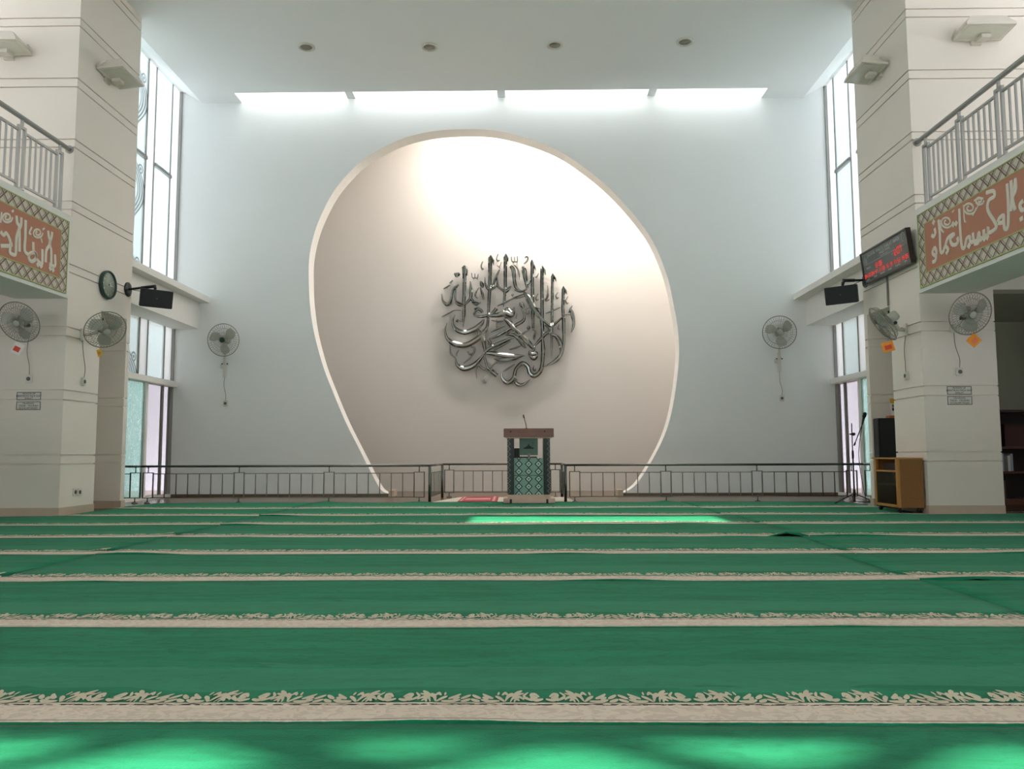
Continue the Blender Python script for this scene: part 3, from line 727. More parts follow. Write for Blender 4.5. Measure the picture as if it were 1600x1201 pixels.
# ------------------------------------------------------------------ steel calligraphy on the niche wall
CALLI = """h330,176,2 330,190,22 330,255,16 328,400,15 322,478,13
h332,176,2 345,215,12 351,255,3
325,475,14 325,560,13 320,620,8 317,660,3
h535,95,2 533,120,20 530,150,16 528,345,14 520,470,13 516,556,10
h538,98,2 552,135,10 558,172,3
h652,84,2 651,115,18 649,150,14 648,355,13 640,440,11 633,500,4
h656,88,2 667,120,8 670,145,3
h856,132,2 858,155,14 859,270,14 862,480,14 866,665,11
h862,150,2 876,185,8 886,212,3
h937,176,2 936,205,15 934,300,14 935,480,14 937,640,13 940,740,13
h942,185,2 956,215,9 964,250,3
h1018,236,2 1018,262,13 1016,330,12 1013,600,11 1010,800,9 1010,900,4
h1022,245,2 1038,275,8 1046,300,3
h1102,335,2 1102,362,15 1100,420,13 1097,500,13 1100,576,12
h1106,345,2 1120,375,9 1128,400,3
1104,585,14 1105,660,14 1105,780,12 1085,865,14 1040,920,15 985,952,9 950,966,3
1152,515,10 1168,545,17 1180,600,14 1180,650,12 1164,698,4
1138,548,3 1156,515,8 1172,490,3
153,398,3 160,450,9 190,478,15 218,458,12 238,375,10 255,350,12 284,325,6
262,352,6 260,440,8 290,464,7 326,478,8
258,460,8 285,482,11 326,488,6
375,300,4 380,370,13 378,425,12 352,462,10 328,484,6
378,425,9 398,455,11 440,466,4
385,464,4 420,482,7 456,464,4
455,300,8 466,325,17 474,350,6
440,350,3 420,385,7 416,415,7 434,432,4
452,345,4 468,390,11 480,442,8
386,236,4 390,268,4 410,272,5 410,240,4
410,270,4 430,274,5 436,244,4
250,240,8 270,248,18 292,238,10
262,252,14 280,262,10
166,358,5 190,345,6 216,328,4
212,314,5 238,292,6
488,268,3 494,325,8 520,362,11 560,352,8 585,330,4
525,348,9 552,330,9 572,275,9 602,212,7
582,255,6 590,330,10 606,352,10 640,368,10 694,338,6
620,365,8 652,378,14 690,350,5
690,182,12 712,215,17 720,300,14 735,350,12 775,374,8 818,352,4
716,172,4 740,195,6 756,240,6 760,285,3
783,185,8 795,215,20 806,280,16 820,352,11
720,366,5 768,378,9 818,360,5
472,145,4 460,178,6 468,204,7 480,200,3
592,88,4 580,122,5 590,140,6 604,134,3
584,175,3 604,185,3 618,150,3
696,108,4 700,142,5 720,146,5 720,112,4
720,146,5 742,144,5 742,106,4
800,116,5 816,106,6 826,122,7 814,146,6 794,162,4
908,238,3 896,262,5 882,268,3
846,290,3 834,318,5 818,322,3
904,396,4 888,428,6 894,446,6 908,440,4
978,332,3 981,372,6 976,420,9 962,445,7 976,450,6 990,440,5
1060,385,3 1044,412,5 1052,432,6 1064,425,4
1138,420,3 1120,448,5 1130,472,6 1142,466,3
962,550,5 1012,530,7 1078,502,4
790,380,6 830,430,26 870,510,24 920,575,18 950,600,8
905,578,5 958,616,9 1012,658,10
1008,660,8 1046,622,9 1102,572,7
930,598,14 938,650,15 938,700,10
948,705,6 975,705,11 992,672,9 960,640,6
585,492,4 640,468,7 700,438,5 760,426,6 812,408,4
698,400,8 712,412,12
650,470,3 720,425,6 800,396,4
760,462,5 774,478,20 792,508,8
776,510,6 798,570,9 786,610,13 735,640,14 680,672,11 620,705,12 560,735,9 518,746,4
400,560,8 428,520,9 458,524,12 470,545,8
400,560,7 440,576,9 490,570,12 540,556,13 580,512,14
405,515,6 440,508,8 470,540,12
530,566,14 590,562,20 650,546,26 700,560,20 718,500,4
640,545,10 665,520,20 690,545,14
640,588,10 668,600,17 700,630,12
640,592,8 700,650,20 760,708,19 820,768,22 866,818,14
735,735,8 770,715,8 832,678,5
818,655,8 832,662,13 820,675,7
876,806,7 925,750,13 968,705,11 1010,664,6
255,560,3 236,618,8 262,672,16 330,698,19 410,672,20 462,630,17 482,596,5
240,625,3 268,672,10 330,690,6
190,622,4 178,680,8 196,745,13 256,788,22 340,796,21 420,756,22 480,700,20 510,650,12 514,555,10
430,675,8 460,720,22 478,770,17 492,850,11
268,602,10 282,612,12
292,600,9 306,606,9
152,578,4 200,552,6 250,526,5 302,526,3
216,796,3 220,860,8 258,900,5 272,952,14 325,980,21 390,962,20 440,920,14 484,862,7
286,832,3 268,862,6 268,888,3
352,846,6 370,868,8 400,858,9 406,820,8 380,812,4
404,858,5 370,900,6 322,938,4
484,856,8 540,815,13 620,775,14 690,745,10 720,738,4
648,720,4 700,715,12 748,745,15 790,800,12 812,820,4
490,858,8 550,862,18 640,880,22 720,885,18 800,878,5
560,905,4 630,915,14 720,900,14 790,880,4
556,838,5 620,800,9 690,765,5
678,832,5 730,818,8 774,800,4
524,800,9 530,775,12 514,755,6
532,694,4 580,672,8 645,646,4
540,604,4 600,612,8 648,600,4
580,598,4 582,640,8 576,660,3
480,862,5 494,920,10 512,985,8
505,972,6 540,1000,16 582,1035,17
590,928,7 556,948,7 538,985,7 556,1010,4
426,1056,3 418,990,6 440,952,8 466,975,9 520,1000,6
500,1036,3 478,1065,6 488,1088,8 500,1082,4
628,1006,4 672,978,8 720,946,4
618,1018,5 628,1062,13 668,1090,17 712,1055,15 732,985,13 780,938,15 822,962,15 840,1015,16 876,1036,18 922,1000,16 940,920,15 942,800,15 936,730,9
738,1062,5 732,1092,14 768,1108,13 808,1092,9 840,1064,3
836,840,6 850,868,22 888,860,16 896,880,6
838,880,6 870,896,22 900,876,7
880,806,6 866,840,12 850,852,6
990,705,5 1050,735,15 1082,800,16 1078,860,8 1050,905,4
962,818,4 946,868,6 956,895,4
860,676,4 880,686,7 872,720,6 866,752,3
886,690,3 882,725,5 874,760,3
812,525,3 812,548,5 830,548,5 832,526,4
740,555,3 732,590,5
1068,635,3 1060,665,6 1074,675,4
874,955,3 866,985,6 882,995,6 884,975,3
800,520,3 860,500,3 930,520,3
1090,560,3 1160,558,4
645,690,3 690,702,8 735,690,3
1000,660,8 1005,690,16 985,705,6"""
t = thing('calligraphy_sculpture', 'polished steel calligraphy roundel mounted on the cream niche wall', 'wall sculpture', (-.2, NB, 3.3))
CY = NB-.10
rndc = random.Random(3)
for ln_ in CALLI.split('\n'):
    head = ln_.startswith('h'); v = [tuple(float(a) for a in q.split(',')) for q in ln_.lstrip('h').split()]
    q = v if head else catmull(v, 6)
    tilt = (rndc.uniform(-.10, .10), rndc.uniform(-.16, .10)); cx_, cy_ = sum(a[0] for a in q)/len(q), sum(a[1] for a in q)/len(q)
    pts = []
    for a, b_, wd in q:
        p = at(660+a/5.004, 380+b_/5.004, Y=CY); k = 15.4/1250/5.004
        p.y += max(-.03, min(.03, tilt[0]*(a-cx_)*k+tilt[1]*(cy_-b_)*k*.25))
        pts.append((p, max(wd, 2.0)*k))
    bm = bm_new(); ribbon(bm, pts, (0, -1, 0), .055, 0, .38, .45)
    small = max(a[2] for a in v) < 8 and len(v) < 5
    o = obj('vowel_mark' if small else 'letter', bm, CHROME, t)
    c = pts[len(pts)//2][0]
    b2 = bm_new(); tube(b2, [(c.x, NB, c.z), (c.x, c.y+.001, c.z)], .008, 6); obj('mounting_pin', b2, CHROME, o)

# ------------------------------------------------------------------ wall fans
def wall_fan(label, c, facing, r, plate, pn, cord_to, style, hub=GREYPL, tiltroll=0):
    """c: cage centre, facing: where the air blows, plate: wall bracket point, pn: wall normal"""
    c, plate, pn = Vector(c), Vector(plate), Vector(pn)
    z = Vector(facing).normalized(); x = Vector((0, 0, 1)).cross(z).normalized(); y = z.cross(x)
    M = Matrix.Identity(4)
    for i in range(3): M[i][0], M[i][1], M[i][2], M[i][3] = x[i], y[i], z[i], c[i]
    t = thing('wall_fan', label, 'fan', plate, (0, 0, 0), 'wall fans')
    def B(nm, f, m_, par=t):
        b = bm_new(); f(b); return obj(nm, b, m_, par)
    def ring(b, rad, zz, th, n=40):
        tube(b, [M @ Vector((rad*math.cos(a*2*math.pi/n), rad*math.sin(a*2*math.pi/n), zz)) for a in range(n)], th, 6, closed=True)
    def front(b):
        for k in range(44):
            a = k*2*math.pi/44; u = Vector((math.cos(a), math.sin(a), 0))
            tube(b, [M @ (u*r*.16+Vector((0, 0, .055))), M @ (u*r*.6+Vector((0, 0, .05))), M @ (u*r*.9+Vector((0, 0, .028))), M @ (u*r)], .0021, 4)
        ring(b, r*.45, .054, .0018); ring(b, r*.75, .043, .0018)
    def rear(b):
        for k in range(36):
            a = k*2*math.pi/36; u = Vector((math.cos(a), math.sin(a), 0))
            tube(b, [M @ (u*r), M @ (u*r*.9+Vector((0, 0, -.05))), M @ (u*r*.55+Vector((0, 0, -.075))), M @ (u*r*.28+Vector((0, 0, -.078)))], .0016, 4)
        ring(b, r*.28, -.078, .003, 24); ring(b, r*.72, -.064, .0018)
    B('front_guard', front, WIRE); B('rear_guard', rear, WIRE)
    B('guard_rim', lambda b: ring(b, r+.003, 0, .0065), WIRE)
    B('guard_badge', lambda b: lathe(b, [(0, .052), (r*.17, .052), (r*.17, .060), (r*.12, .067), (0, .069)], 20, M), hub)
    hubo = B('blade_hub', lambda b: lathe(b, [(0, -.035), (r*.17, -.035), (r*.17, .018), (r*.10, .032), (0, .034)], 18, M), GREYPL)
    for k in range(3):
        def bl(b, k=k):
            a0 = k*2*math.pi/3+.5; rows = []
            for i in range(6):
                q = i/5; rad = r*(.15+.73*q); w0 = .26+.62*math.sin(math.pi*min(1, q*.85+.08)); 
                row = []
                for j in range(5):
                    a = a0+(j/4-.5)*w0*1.25+q*.25; zz = (j/4-.5)*.036
                    row.append((Vector((rad*math.cos(a), rad*math.sin(a), zz))))
                rows.append(row)
            for s in (0, .003):
                vv = [[b.verts.new(M @ (p+Vector((0, 0, s)))) for p in row] for row in rows]
                for i in range(5):
                    for j in range(4): b.faces.new((vv[i][j], vv[i+1][j], vv[i+1][j+1], vv[i][j+1])).smooth = True
        B('blade', bl, mat('smoky fan blade', (184, 184, 174), .25, noise=.05))
    mo = B('motor_housing', lambda b: lathe(b, [(0, -.06), (.05, -.06), (.062, -.085), (.062, -.17), (.048, -.20), (0, -.205)], 20, M), GREYPL)
    B('oscillation_knob', lambda b: lathe(b, [(0, 0), (.008, 0), (.009, .03), (0, .034)], 10, Matrix.Translation(M @ Vector((0, .06, -.13)))), BLACK, mo)
    back = M @ Vector((0, -.03, -.14))
    if style == 'post':      # long bracket plate hanging below the head
        low = plate+pn*.05; 
        B('neck', lambda b: tube(b, [back, Vector((back.x, back.y, back.z-.08)), Vector((low.x, low.y, plate.z+.16)), Vector((low.x, low.y, plate.z+.05))], [.022, .02, .018, .018], 10), WHITEP)
        br = B('bracket', lambda b: bevel(cbox(b, plate+pn*.022, (.05, .044, .34)), .008), WHITEP)
        for dx in (-.045, .045): B('wing_nut', lambda b: lathe(b, [(0, -.008), (.012, -.008), (.012, .008), (0, .008)], 10, Matrix.Translation(plate+pn*.03+Vector((dx, 0, .06))) @ rot_to((1, 0, 0))), BLACK, br)
        B('switch_box', lambda b: bevel(cbox(b, plate+pn*.02+Vector((-.05, 0, .02)), (.06, .035, .07)), .006), WHITEP, br)
        start = plate+pn*.02+Vector((0, 0, -.17))
    else:
        B('neck', lambda b: tube(b, [back, back-Vector((0, 0, .045)), plate+pn*.09, plate+pn*.02], [.024, .024, .02, .022], 10), WHITEP)
        br = B('bracket', lambda b: bevel(cbox(b, plate+pn*.012, (.024 if abs(pn.x) > .5 else .085, .085 if abs(pn.x) > .5 else .024, .15)), .006), WHITEP)
        B('hinge_knob', lambda b: lathe(b, [(0, -.03), (.02, -.03), (.02, .03), (0, .03)], 12, Matrix.Translation(back-Vector((0, 0, .05))) @ rot_to(pn.cross(Vector((0, 0, 1))))), BLACK)
        start = plate+pn*.012+Vector((0, 0, -.075))
    e = Vector(cord_to)+pn*.02
    side = pn.cross(Vector((0, 0, 1)))
    B('power_cord', lambda b: tube(b, catmull([tuple(start), tuple(start*.66+e*.34+side*.012+pn*.012), tuple(start*.33+e*.67-side*.014+pn*.014), tuple(e+Vector((0, 0, .04)))], 5), .0042, 6), CABLE)
    return M
def outlet(label, p, pn, plug=True):
    p, pn = Vector(p), Vector(pn); ax = abs(pn.x) > .5
    t = thing('wall_outlet', label, 'socket', p, (0, 0, 0), 'wall outlet boxes')
    b = bm_new(); bevel(cbox(b, p+pn*.0165, (.033 if ax else .075, .075 if ax else .033, .10)), .007); obj('outlet_box', b, WHITEP, t)
    b = bm_new(); lathe(b, [(0, .033), (.024, .033), (.024, .036), (.018, .0362), (0, .0362)], 18, Matrix.Translation(p) @ rot_to(pn) ); obj('socket_face', b, mat('dark socket face', (92, 90, 86), .5), t)
def sachet(label, top, size, rot, m1, m2, facing):
    top = Vector(top); z = Vector(facing).normalized(); x = Vector((0, 0, 1)).cross(z).normalized()
    x = (Matrix.Rotation(rot, 3, z) @ x); y = z.cross(x)
    w, h = size; c = top - Vector((0, 0, .03+(abs(x.z)*w+abs(y.z)*h)/2))
    t = thing('scent_sachet', label, 'sachet', c, (0, 0, 0), 'scent sachets hanging from the fans')
    M = frame(c, x, y)
    b = bm_new(); n = 8; g = {}
    for s in (1, -1):
        for i in range(n+1):
            for j in range(n+1):
                u, v = i/n*2-1, j/n*2-1
                g[s, i, j] = b.verts.new(M @ Vector((u*w/2, v*h/2, s*(.0012+.009*(1-u*u)*(1-v*v)))))
        for i in range(n):
            for j in range(n): b.faces.new((g[s, i, j], g[s, i+1, j], g[s, i+1, j+1], g[s, i, j+1])).smooth = True
    obj('pouch', b, m1, t)
    b = bm_new(); box(b, (-w*.30, -h*.28, .0095), (w*.30, h*.16, .0108), 0, M); obj('printed_patch', b, m2, t)
    b = bm_new(); tube(b, [top, c + Vector((0, 0, (abs(x.z)*w+abs(y.z)*h)/2-.004))], .0016, 5); obj('string', b, CABLE, t)

# on the back wall
for sx, (cx_, cy_), (bx_, by_), (ox, oy), fac, hb, lb, lo in (
    (-1, (349, 531), (352, 574), (353, 630), (-.06, -1, -.10), GREENP, 'wall fan with green centre badge on the back wall by the left window', 'white outlet box under the fan near the left window'),
    (1, (1218, 519), (1217, 566), (1221, 622), (-.16, -1, -.06), GREYPL, 'wall fan on the back wall by the right window', 'white outlet box under the fan near the right window')):
    pl = at(bx_, by_, Y=WB); c = at(cx_, cy_, Y=13.36); o_ = at(ox, oy, Y=WB)
    wall_fan(lb, c, fac, .272, pl, (0, -1, 0), o_, 'post', hb); outlet(lo, o_, (0, -1, 0))
# on the column by the clock
p = at(128, 523, X=XL); c = at(164.5, 515, Y=9.45); o_ = at(128.5, 596, X=XL)
wall_fan('wall fan on the side of the left column below the round clock', c, (.64, -.54, -.54), .236, p, (1, 0, 0), o_, 'arm'); outlet('outlet box on the side of the left column below its fan', o_, (1, 0, 0))
sachet('small yellow triangular sachet hanging from the fan below the clock', at(156, 541, Y=9.42), (.055, .085), .25, YELLOW, mat('ochre print', (178, 120, 40), .5), (.2, -1, 0))
# left column front
p = at(46, 520, Y=YC); c = at(30, 503, Y=9.02); o_ = at(47, 592, Y=YC)
wall_fan('leftmost wall fan, on the front of the left column', c, (-.04, -.90, -.43), .236, p, (0, -1, 0), o_, 'arm'); outlet('outlet box on the front of the left column above two notices', o_, (0, -1, 0))
sachet('red and white sachet hanging from the leftmost fan', at(28, 529, Y=8.98), (.11, .13), -.45, CLEARW, RED, (.2, -1, 0))
# right column side: seen edge on
p = at(1416, 515, X=XR); c = at(1379, 506, Y=9.52); o_ = at(1418, 587, X=XR)
wall_fan('wall fan seen edge-on, on the side of the right column under the digital clock', c, (-.78, .20, -.56), .232, p, (-1, 0, 0), o_, 'arm'); outlet('outlet box on the side of the right column beside the media cabinet', o_, (-1, 0, 0))
sachet('orange sachet hanging from the edge-on fan of the right column', at(1387, 528, Y=9.5), (.13, .12), .25, ORANGE, RED, (-.3, -1, 0))
# right column front
p = at(1489, 510, Y=YC); c = at(1516, 490, Y=9.02); o_ = at(1498, 581, Y=YC)
wall_fan('rightmost wall fan, on the front of the right column', c, (.05, -.93, -.36), .24, p, (0, -1, 0), o_, 'arm'); outlet('outlet box on the front of the right column above two notices', o_, (0, -1, 0))
sachet('orange diamond sachet hanging from the rightmost fan', at(1521, 516, Y=8.98), (.12, .12), .78, ORANGE, mat('pink print', (236, 130, 90), .5), (-.2, -1, 0))

# ------------------------------------------------------------------ floodlights
def floodlight(label, p, pn):
    pn = Vector(pn); p = Vector(p); s = Vector((0, 0, 1)).cross(pn).normalized()
    t = thing('floodlight', label, 'floodlight', p, (0, 0, 0), 'grey floodlights on the columns')
    d = (pn*.10-Vector((0, 0, 1))).normalized(); u = s.cross(d).normalized()
    if u.dot(pn) < 0: u = -u
    M = Matrix.Identity(4); zx = s if s.cross(u).dot(d) > 0 else -s
    c = p+pn*.19+Vector((0, 0, .06))
    for i in range(3): M[i][0], M[i][1], M[i][2], M[i][3] = zx[i], u[i], d[i], c[i]
    b = bm_new()
    prof = [(.18, .09, -.10), (.22, .12, -.07), (.29, .165, .035), (.29, .165, .06)]
    prev = None
    for hx, hy, zz in prof:
        row = [b.verts.new(M @ Vector(q)) for q in ((-hx, -hy, zz), (hx, -hy, zz), (hx, hy, zz), (-hx, hy, zz))]
        if prev:
            for i in range(4): b.faces.new((prev[i], prev[(i+1) % 4], row[(i+1) % 4], row[i]))
        else: b.faces.new(row)
        prev = row
    b.faces.new(prev[::-1]); obj('housing', b, GREYPL2, t)
    b = bm_new(); box(b, (-.25, -.125, .0605), (.25, .125, .064), 0, M); obj('lens', b, mat('milky lamp glass', (206, 204, 190), .2), t)
    b = bm_new(); tube(b, [M @ Vector((-.295, -.05, -.02)), M @ Vector((-.295, -.15, .02)), M @ Vector((-.10, -.175, .05)), M @ Vector((.10, -.175, .05)), M @ Vector((.295, -.15, .02)), M @ Vector((.295, -.05, -.02))], .012, 6); obj('yoke', b, GREYPL2, t)
    b = bm_new(); q = M @ Vector((0, -.165, .06)); tube(b, [q, p+pn*.03+Vector((0, 0, q.z-p.z))], .018, 8); cbox(b, p+pn*.02+Vector((0, 0, q.z-p.z)), (.04 if abs(pn.x) > .5 else .12, .12 if abs(pn.x) > .5 else .04, .10)); obj('wall_bracket', b, GREYPL2, t)
    b = bm_new(); cbox(b, M @ Vector((.03, -.06, .085)), (.11, .11, .045)); obj('junction_box', b, GREYPL2, t)
GREYPL2 = mat('beige grey cast housing', (212, 206, 194), .5, noise=.04)
floodlight('grey floodlight on the inner side of the left column', at(166, 122, X=XL), (1, 0, 0))
floodlight('grey floodlight on the inner side of the right column', at(1376, 115, X=XR), (-1, 0, 0))
floodlight('floodlight on the wall above the left gallery railing', at(16, 87, Y=YC), (0, -1, 0))
floodlight('floodlight on the wall above the right gallery railing', at(1523, 64, Y=YC), (0, -1, 0))

# ------------------------------------------------------------------ ceiling downlights
for (px, py), lb in zip(((479, 73), (671, 73), (867, 70), (1070, 65)), ('leftmost of the four round ceiling downlights', 'second round ceiling downlight from the left window', 'third round ceiling downlight from the left window', 'rightmost of the four round ceiling downlights')):
    p = at(px, py, Z=ZC)
    t = thing('downlight', lb, 'ceiling light', p, (0, 0, 0), 'round ceiling downlights')
    T = Matrix.Translation(p)
    b = bm_new(); lathe(b, [(.088, -.002), (.088, -.012), (.112, -.024), (.128, -.012), (.128, 0), (.088, -.0005)], 28, T); obj('trim_ring', b, GREYPL2, t)
    b = bm_new(); lathe(b, [(0, -.006), (.087, -.006), (.087, -.001), (0, -.001)], 24, T); obj('lens', b, mat('grey lamp glass', (150, 146, 132), .3), t)

# ------------------------------------------------------------------ round clock on the left column
p = at(165.5, 445, X=XL); R = .187
t = thing('wall_clock', 'round green-rimmed wall clock on the side of the left column', 'clock', p)
Mx = Matrix.Translation(p) @ rot_to((1, 0, 0))
b = bm_new(); lathe(b, [(0, .001), (R*.96, .001), (R, .012), (R, .045), (R*.96, .056), (R*.88, .052), (R*.86, .034), (0, .034)], 40, Mx); obj('rim', b, GREENP, t)
b = bm_new(); lathe(b, [(0, .0345), (R*.85, .0345), (R*.85, .0365), (0, .0365)], 40, Mx); obj('dial', b, mat('grey green dial', (148, 156, 142), .4, noise=.15, scale=18), t)
for k in range(12):
    a = math.pi/2-(k+1)*math.pi/6
    text('numeral', str(k+1), .036, frame(p+Vector((.0372, R*.68*math.cos(a), R*.68*math.sin(a))), (0, 1, 0), (0, 0, 1)), CLEARW, t, .0006)
for nm, ang, ln_, w_ in (('hour_hand', 50, .075, .008), ('minute_hand', 94, .115, .006)):
    a = math.radians(90-ang); b = bm_new(); d = Vector((0, math.cos(a), math.sin(a))); q = p+Vector((.040, 0, 0))
    ribbon(b, [(q-d*.02, w_/2), (q+d*ln_*.6, w_*.6), (q+d*ln_, .001)], (1, 0, 0), .002); obj(nm, b, CLEARW, t)
b = bm_new(); lathe(b, [(0, .039), (.012, .039), (.012, .045), (0, .046)], 12, Mx); obj('hand_cap', b, BLACK, t)

# ------------------------------------------------------------------ digital prayer-time clock on the right column
A = at(1347, 394, X=4.56); Bq = at(1418, 357, X=4.56); Cq = at(1350, 447, X=4.60); Dq = at(1424, 412, X=4.60)
yl, yr = (A.y+Cq.y)/2, (Bq.y+Dq.y)/2; zt, zb = (A.z+Bq.z)/2, (Cq.z+Dq.z)/2
ctr = Vector((4.575, (yl+yr)/2, (zt+zb)/2)); Wd, Hd = yl-yr, zt-zb
up = Vector((-.12, 0, 1)).normalized(); rd = Vector((0, -1, 0)); Mf = frame(ctr, rd, up)     # z of Mf points to the room
t = thing('digital_clock', 'black digital prayer-time board with red numerals on the right column', 'digital clock', Vector((XR, ctr.y, ctr.z)))
b = bm_new(); box(b, (-Wd/2+.03, -Hd/2+.03, -.05), (Wd/2-.03, Hd/2-.03, -.006), 0, Mf); box(b, (-.25, .05, -.135), (.25, .11, -.05), 0, Mf); obj('casing', b, BLACK, t)
b = bm_new(); e = .022
box(b, (-Wd/2, -Hd/2, -.05), (Wd/2, -Hd/2+e, .012), 0, Mf); box(b, (-Wd/2, Hd/2-e, -.05), (Wd/2, Hd/2, .012), 0, Mf); box(b, (-Wd/2, -Hd/2+e, -.05), (-Wd/2+e, Hd/2-e, .012), 0, Mf); box(b, (Wd/2-e, -Hd/2+e, -.05), (Wd/2, Hd/2-e, .012), 0, Mf)
obj('frame', b, mat('dark bronze frame', (66, 60, 54), .35, .5), t)
b = bm_new(); box(b, (-Wd/2+e, -Hd/2+e, -.006), (Wd/2-e, Hd/2-e, 0), 0, Mf); obj('screen', b, mat('smoky screen', (78, 86, 84), .25, noise=.05), t)
def put(u, v): return Mf @ Matrix.Translation((u*Wd/2, v*Hd/2, .0008))
for s_, u, v, sz in (('JADWAL WAKTU SHALAT ABADI', .0, .66, .060), ('MASJID RAYA', .05, .46, .050), ('DAN SEKITARNYA', .02, .27, .026), ('TANGGAL', -.72, -.06, .030), ('JAM', .34, .02, .030)):
    text('screen_lettering', s_, sz, put(u, v), LABELINK, t, .0004)
b = bm_new(); box(b, (-Wd*.40, Hd*.085, .0004), (Wd*.42, Hd*.092, .0012), 0, Mf); obj('screen_line', b, LABELINK, t)
for u, v in ((-.82, .42), (.84, .62)):
    b = bm_new(); tube(b, [put(u, v) @ Vector((.04*math.cos(a*.42), .055*math.sin(a*.42), 0)) for a in range(15)], .003, 5, closed=True); tube(b, [put(u, v) @ Vector((0, -.03, 0)), put(u, v) @ Vector((0, .035, 0))], .003, 5); obj('screen_emblem', b, LABELINK, t)
SEG = {'0': 'abcdef', '1': 'bc', '2': 'abged', '3': 'abgcd', '4': 'fgbc', '5': 'afgcd', '6': 'afgedc', '7': 'abc', '8': 'abcdefg', '9': 'abcdfg'}
def led(s_, u, v, h):
    b = bm_new(); w_ = h*.55; th = h*.12; M0 = put(u, v); x = -(len(s_)*(w_*1.35))/2
    for ch in s_:
        if ch in SEG:
            for g in SEG[ch]:
                cx_, cy_, hor = {'a': (.5, 1, 1), 'g': (.5, .5, 1), 'd': (.5, 0, 1), 'f': (0, .75, 0), 'b': (1, .75, 0), 'e': (0, .25, 0), 'c': (1, .25, 0)}[g]
                q = (x+cx_*w_, (cy_-.5)*h, .001)
                cbox(b, q, (w_*.92 if hor else th, th if hor else h*.46, .0016), 0, M0)
        elif ch == ':':
            for k in (-.2, .2): cbox(b, (x+w_*.5, k*h, .001), (th, th, .0016), 0, M0)
        x += w_*1.35
    obj('red_digits', b, LED, t)
led('13:08', -.28, -.13, .058); led('12', .44, .0, .066); led('07', .64, .06, .082)
for k, (s_, nm) in enumerate((('04:37', 'IMSAK'), ('04:47', 'SUBUH'), ('11:59', 'DZUHUR'), ('15:19', 'ASHAR'), ('17:53', 'MAGHRIB'), ('19:05', 'ISYA'))):
    u = -.80+k*.318; led(s_, u, -.50, .048); text('screen_lettering', nm, .030, put(u, -.74), LABELINK, t, .0004)
# conduit below the board
p0, p1 = at(1386, 432, X=XR-.012), at(1388, 478, X=XR-.012)
b = bm_new(); cbox(b, (XR-.012, p0.y, (p0.z+2.575)/2), (.022, .028, p0.z-2.575)); bevel(b, .004); o = obj('cable_duct', b, CABLE); origin(o, (XR-.012, p0.y, 2.575)); tag(o, 'thin grey cable duct running down the right column below the digital board', 'cable duct')

# ------------------------------------------------------------------ loudspeakers on arms
def speaker(side, label, c, facing, plate, armend, size=(.42, .24, .26)):
    c = Vector(c); X = XL if side < 0 else XR; n = Vector((-side, 0, 0))
    t = thing('loudspeaker', label, 'loudspeaker', plate, (0, 0, 0), 'black loudspeakers on wall arms')
    z = Vector(facing).normalized(); x = Vector((0, 0, 1)).cross(z).normalized(); y = z.cross(x); M = frame(c, x, y)
    w_, h, d = size
    b = bm_new(); prism(b, [(-w_/2, d/2), (w_/2, d/2), (w_/2*.80, -d*.35), (w_/2*.55, -d/2), (-w_/2*.55, -d/2), (-w_/2*.8, -d*.35)], -h/2, h/2, (0, 2, 1)); b.transform(M); bevel(b, .006); obj('cabinet', b, BLACK, t)
    b = bm_new(); box(b, (-w_/2+.008, -h/2+.008, d/2), (w_/2-.008, h/2-.008, d/2+.012), 0, M); bevel(b, .005); obj('grille', b, BLACKM, t)
    b = bm_new(); lathe(b, [(0, d/2+.012), (.011, d/2+.012), (.011, d/2+.016), (0, d/2+.016)], 14, M); obj('badge', b, STEEL, t)
    e = Vector(armend); plate = Vector(plate)
    b = bm_new(); lathe(b, [(0, 0), (.10, 0), (.10, .012), (.05, .02), (0, .02)], 20, Matrix.Translation(plate) @ rot_to(n)); obj('wall_plate', b, BLACK, t)
    b = bm_new(); tube(b, [plate+n*.015, plate*.5+e*.5], .016, 8); tube(b, [plate*.5+e*.5, e], .022, 8); obj('arm', b, BLACK, t)
    top = c+y*(h/2); b = bm_new(); tube(b, [e-(e-plate).normalized()*.03, Vector((e.x, e.y, e.z-.03)), top], [.012, .022, .018], 10); obj('swivel', b, BLACK, t)
    b = bm_new(); q = c-z*d*.5; tube(b, catmull([tuple(plate+n*.03), tuple(plate*.5+e*.5-Vector((0, 0, .05))), tuple(q+Vector((0, 0, .05))), tuple(q)], 5), .005, 6); obj('speaker_cable', b, CABLE, t)
pl = at(209, 456, X=XL); pl.y = min(pl.y, YB-.11); pr = at(1352, 438, X=XR); pr.y = min(pr.y, YB-.11)
speaker(-1, 'black loudspeaker on an arm from the left column', at(241, 466, Y=10.75), (.62, -.75, -.20), (XL, pl.y, pl.z), at(243, 447, Y=10.72))
speaker(1, 'black loudspeaker on an arm from the right column', at(1318, 460, Y=10.75), (-.60, -.76, -.20), (XR, pr.y, pr.z), at(1317, 438, Y=10.72))

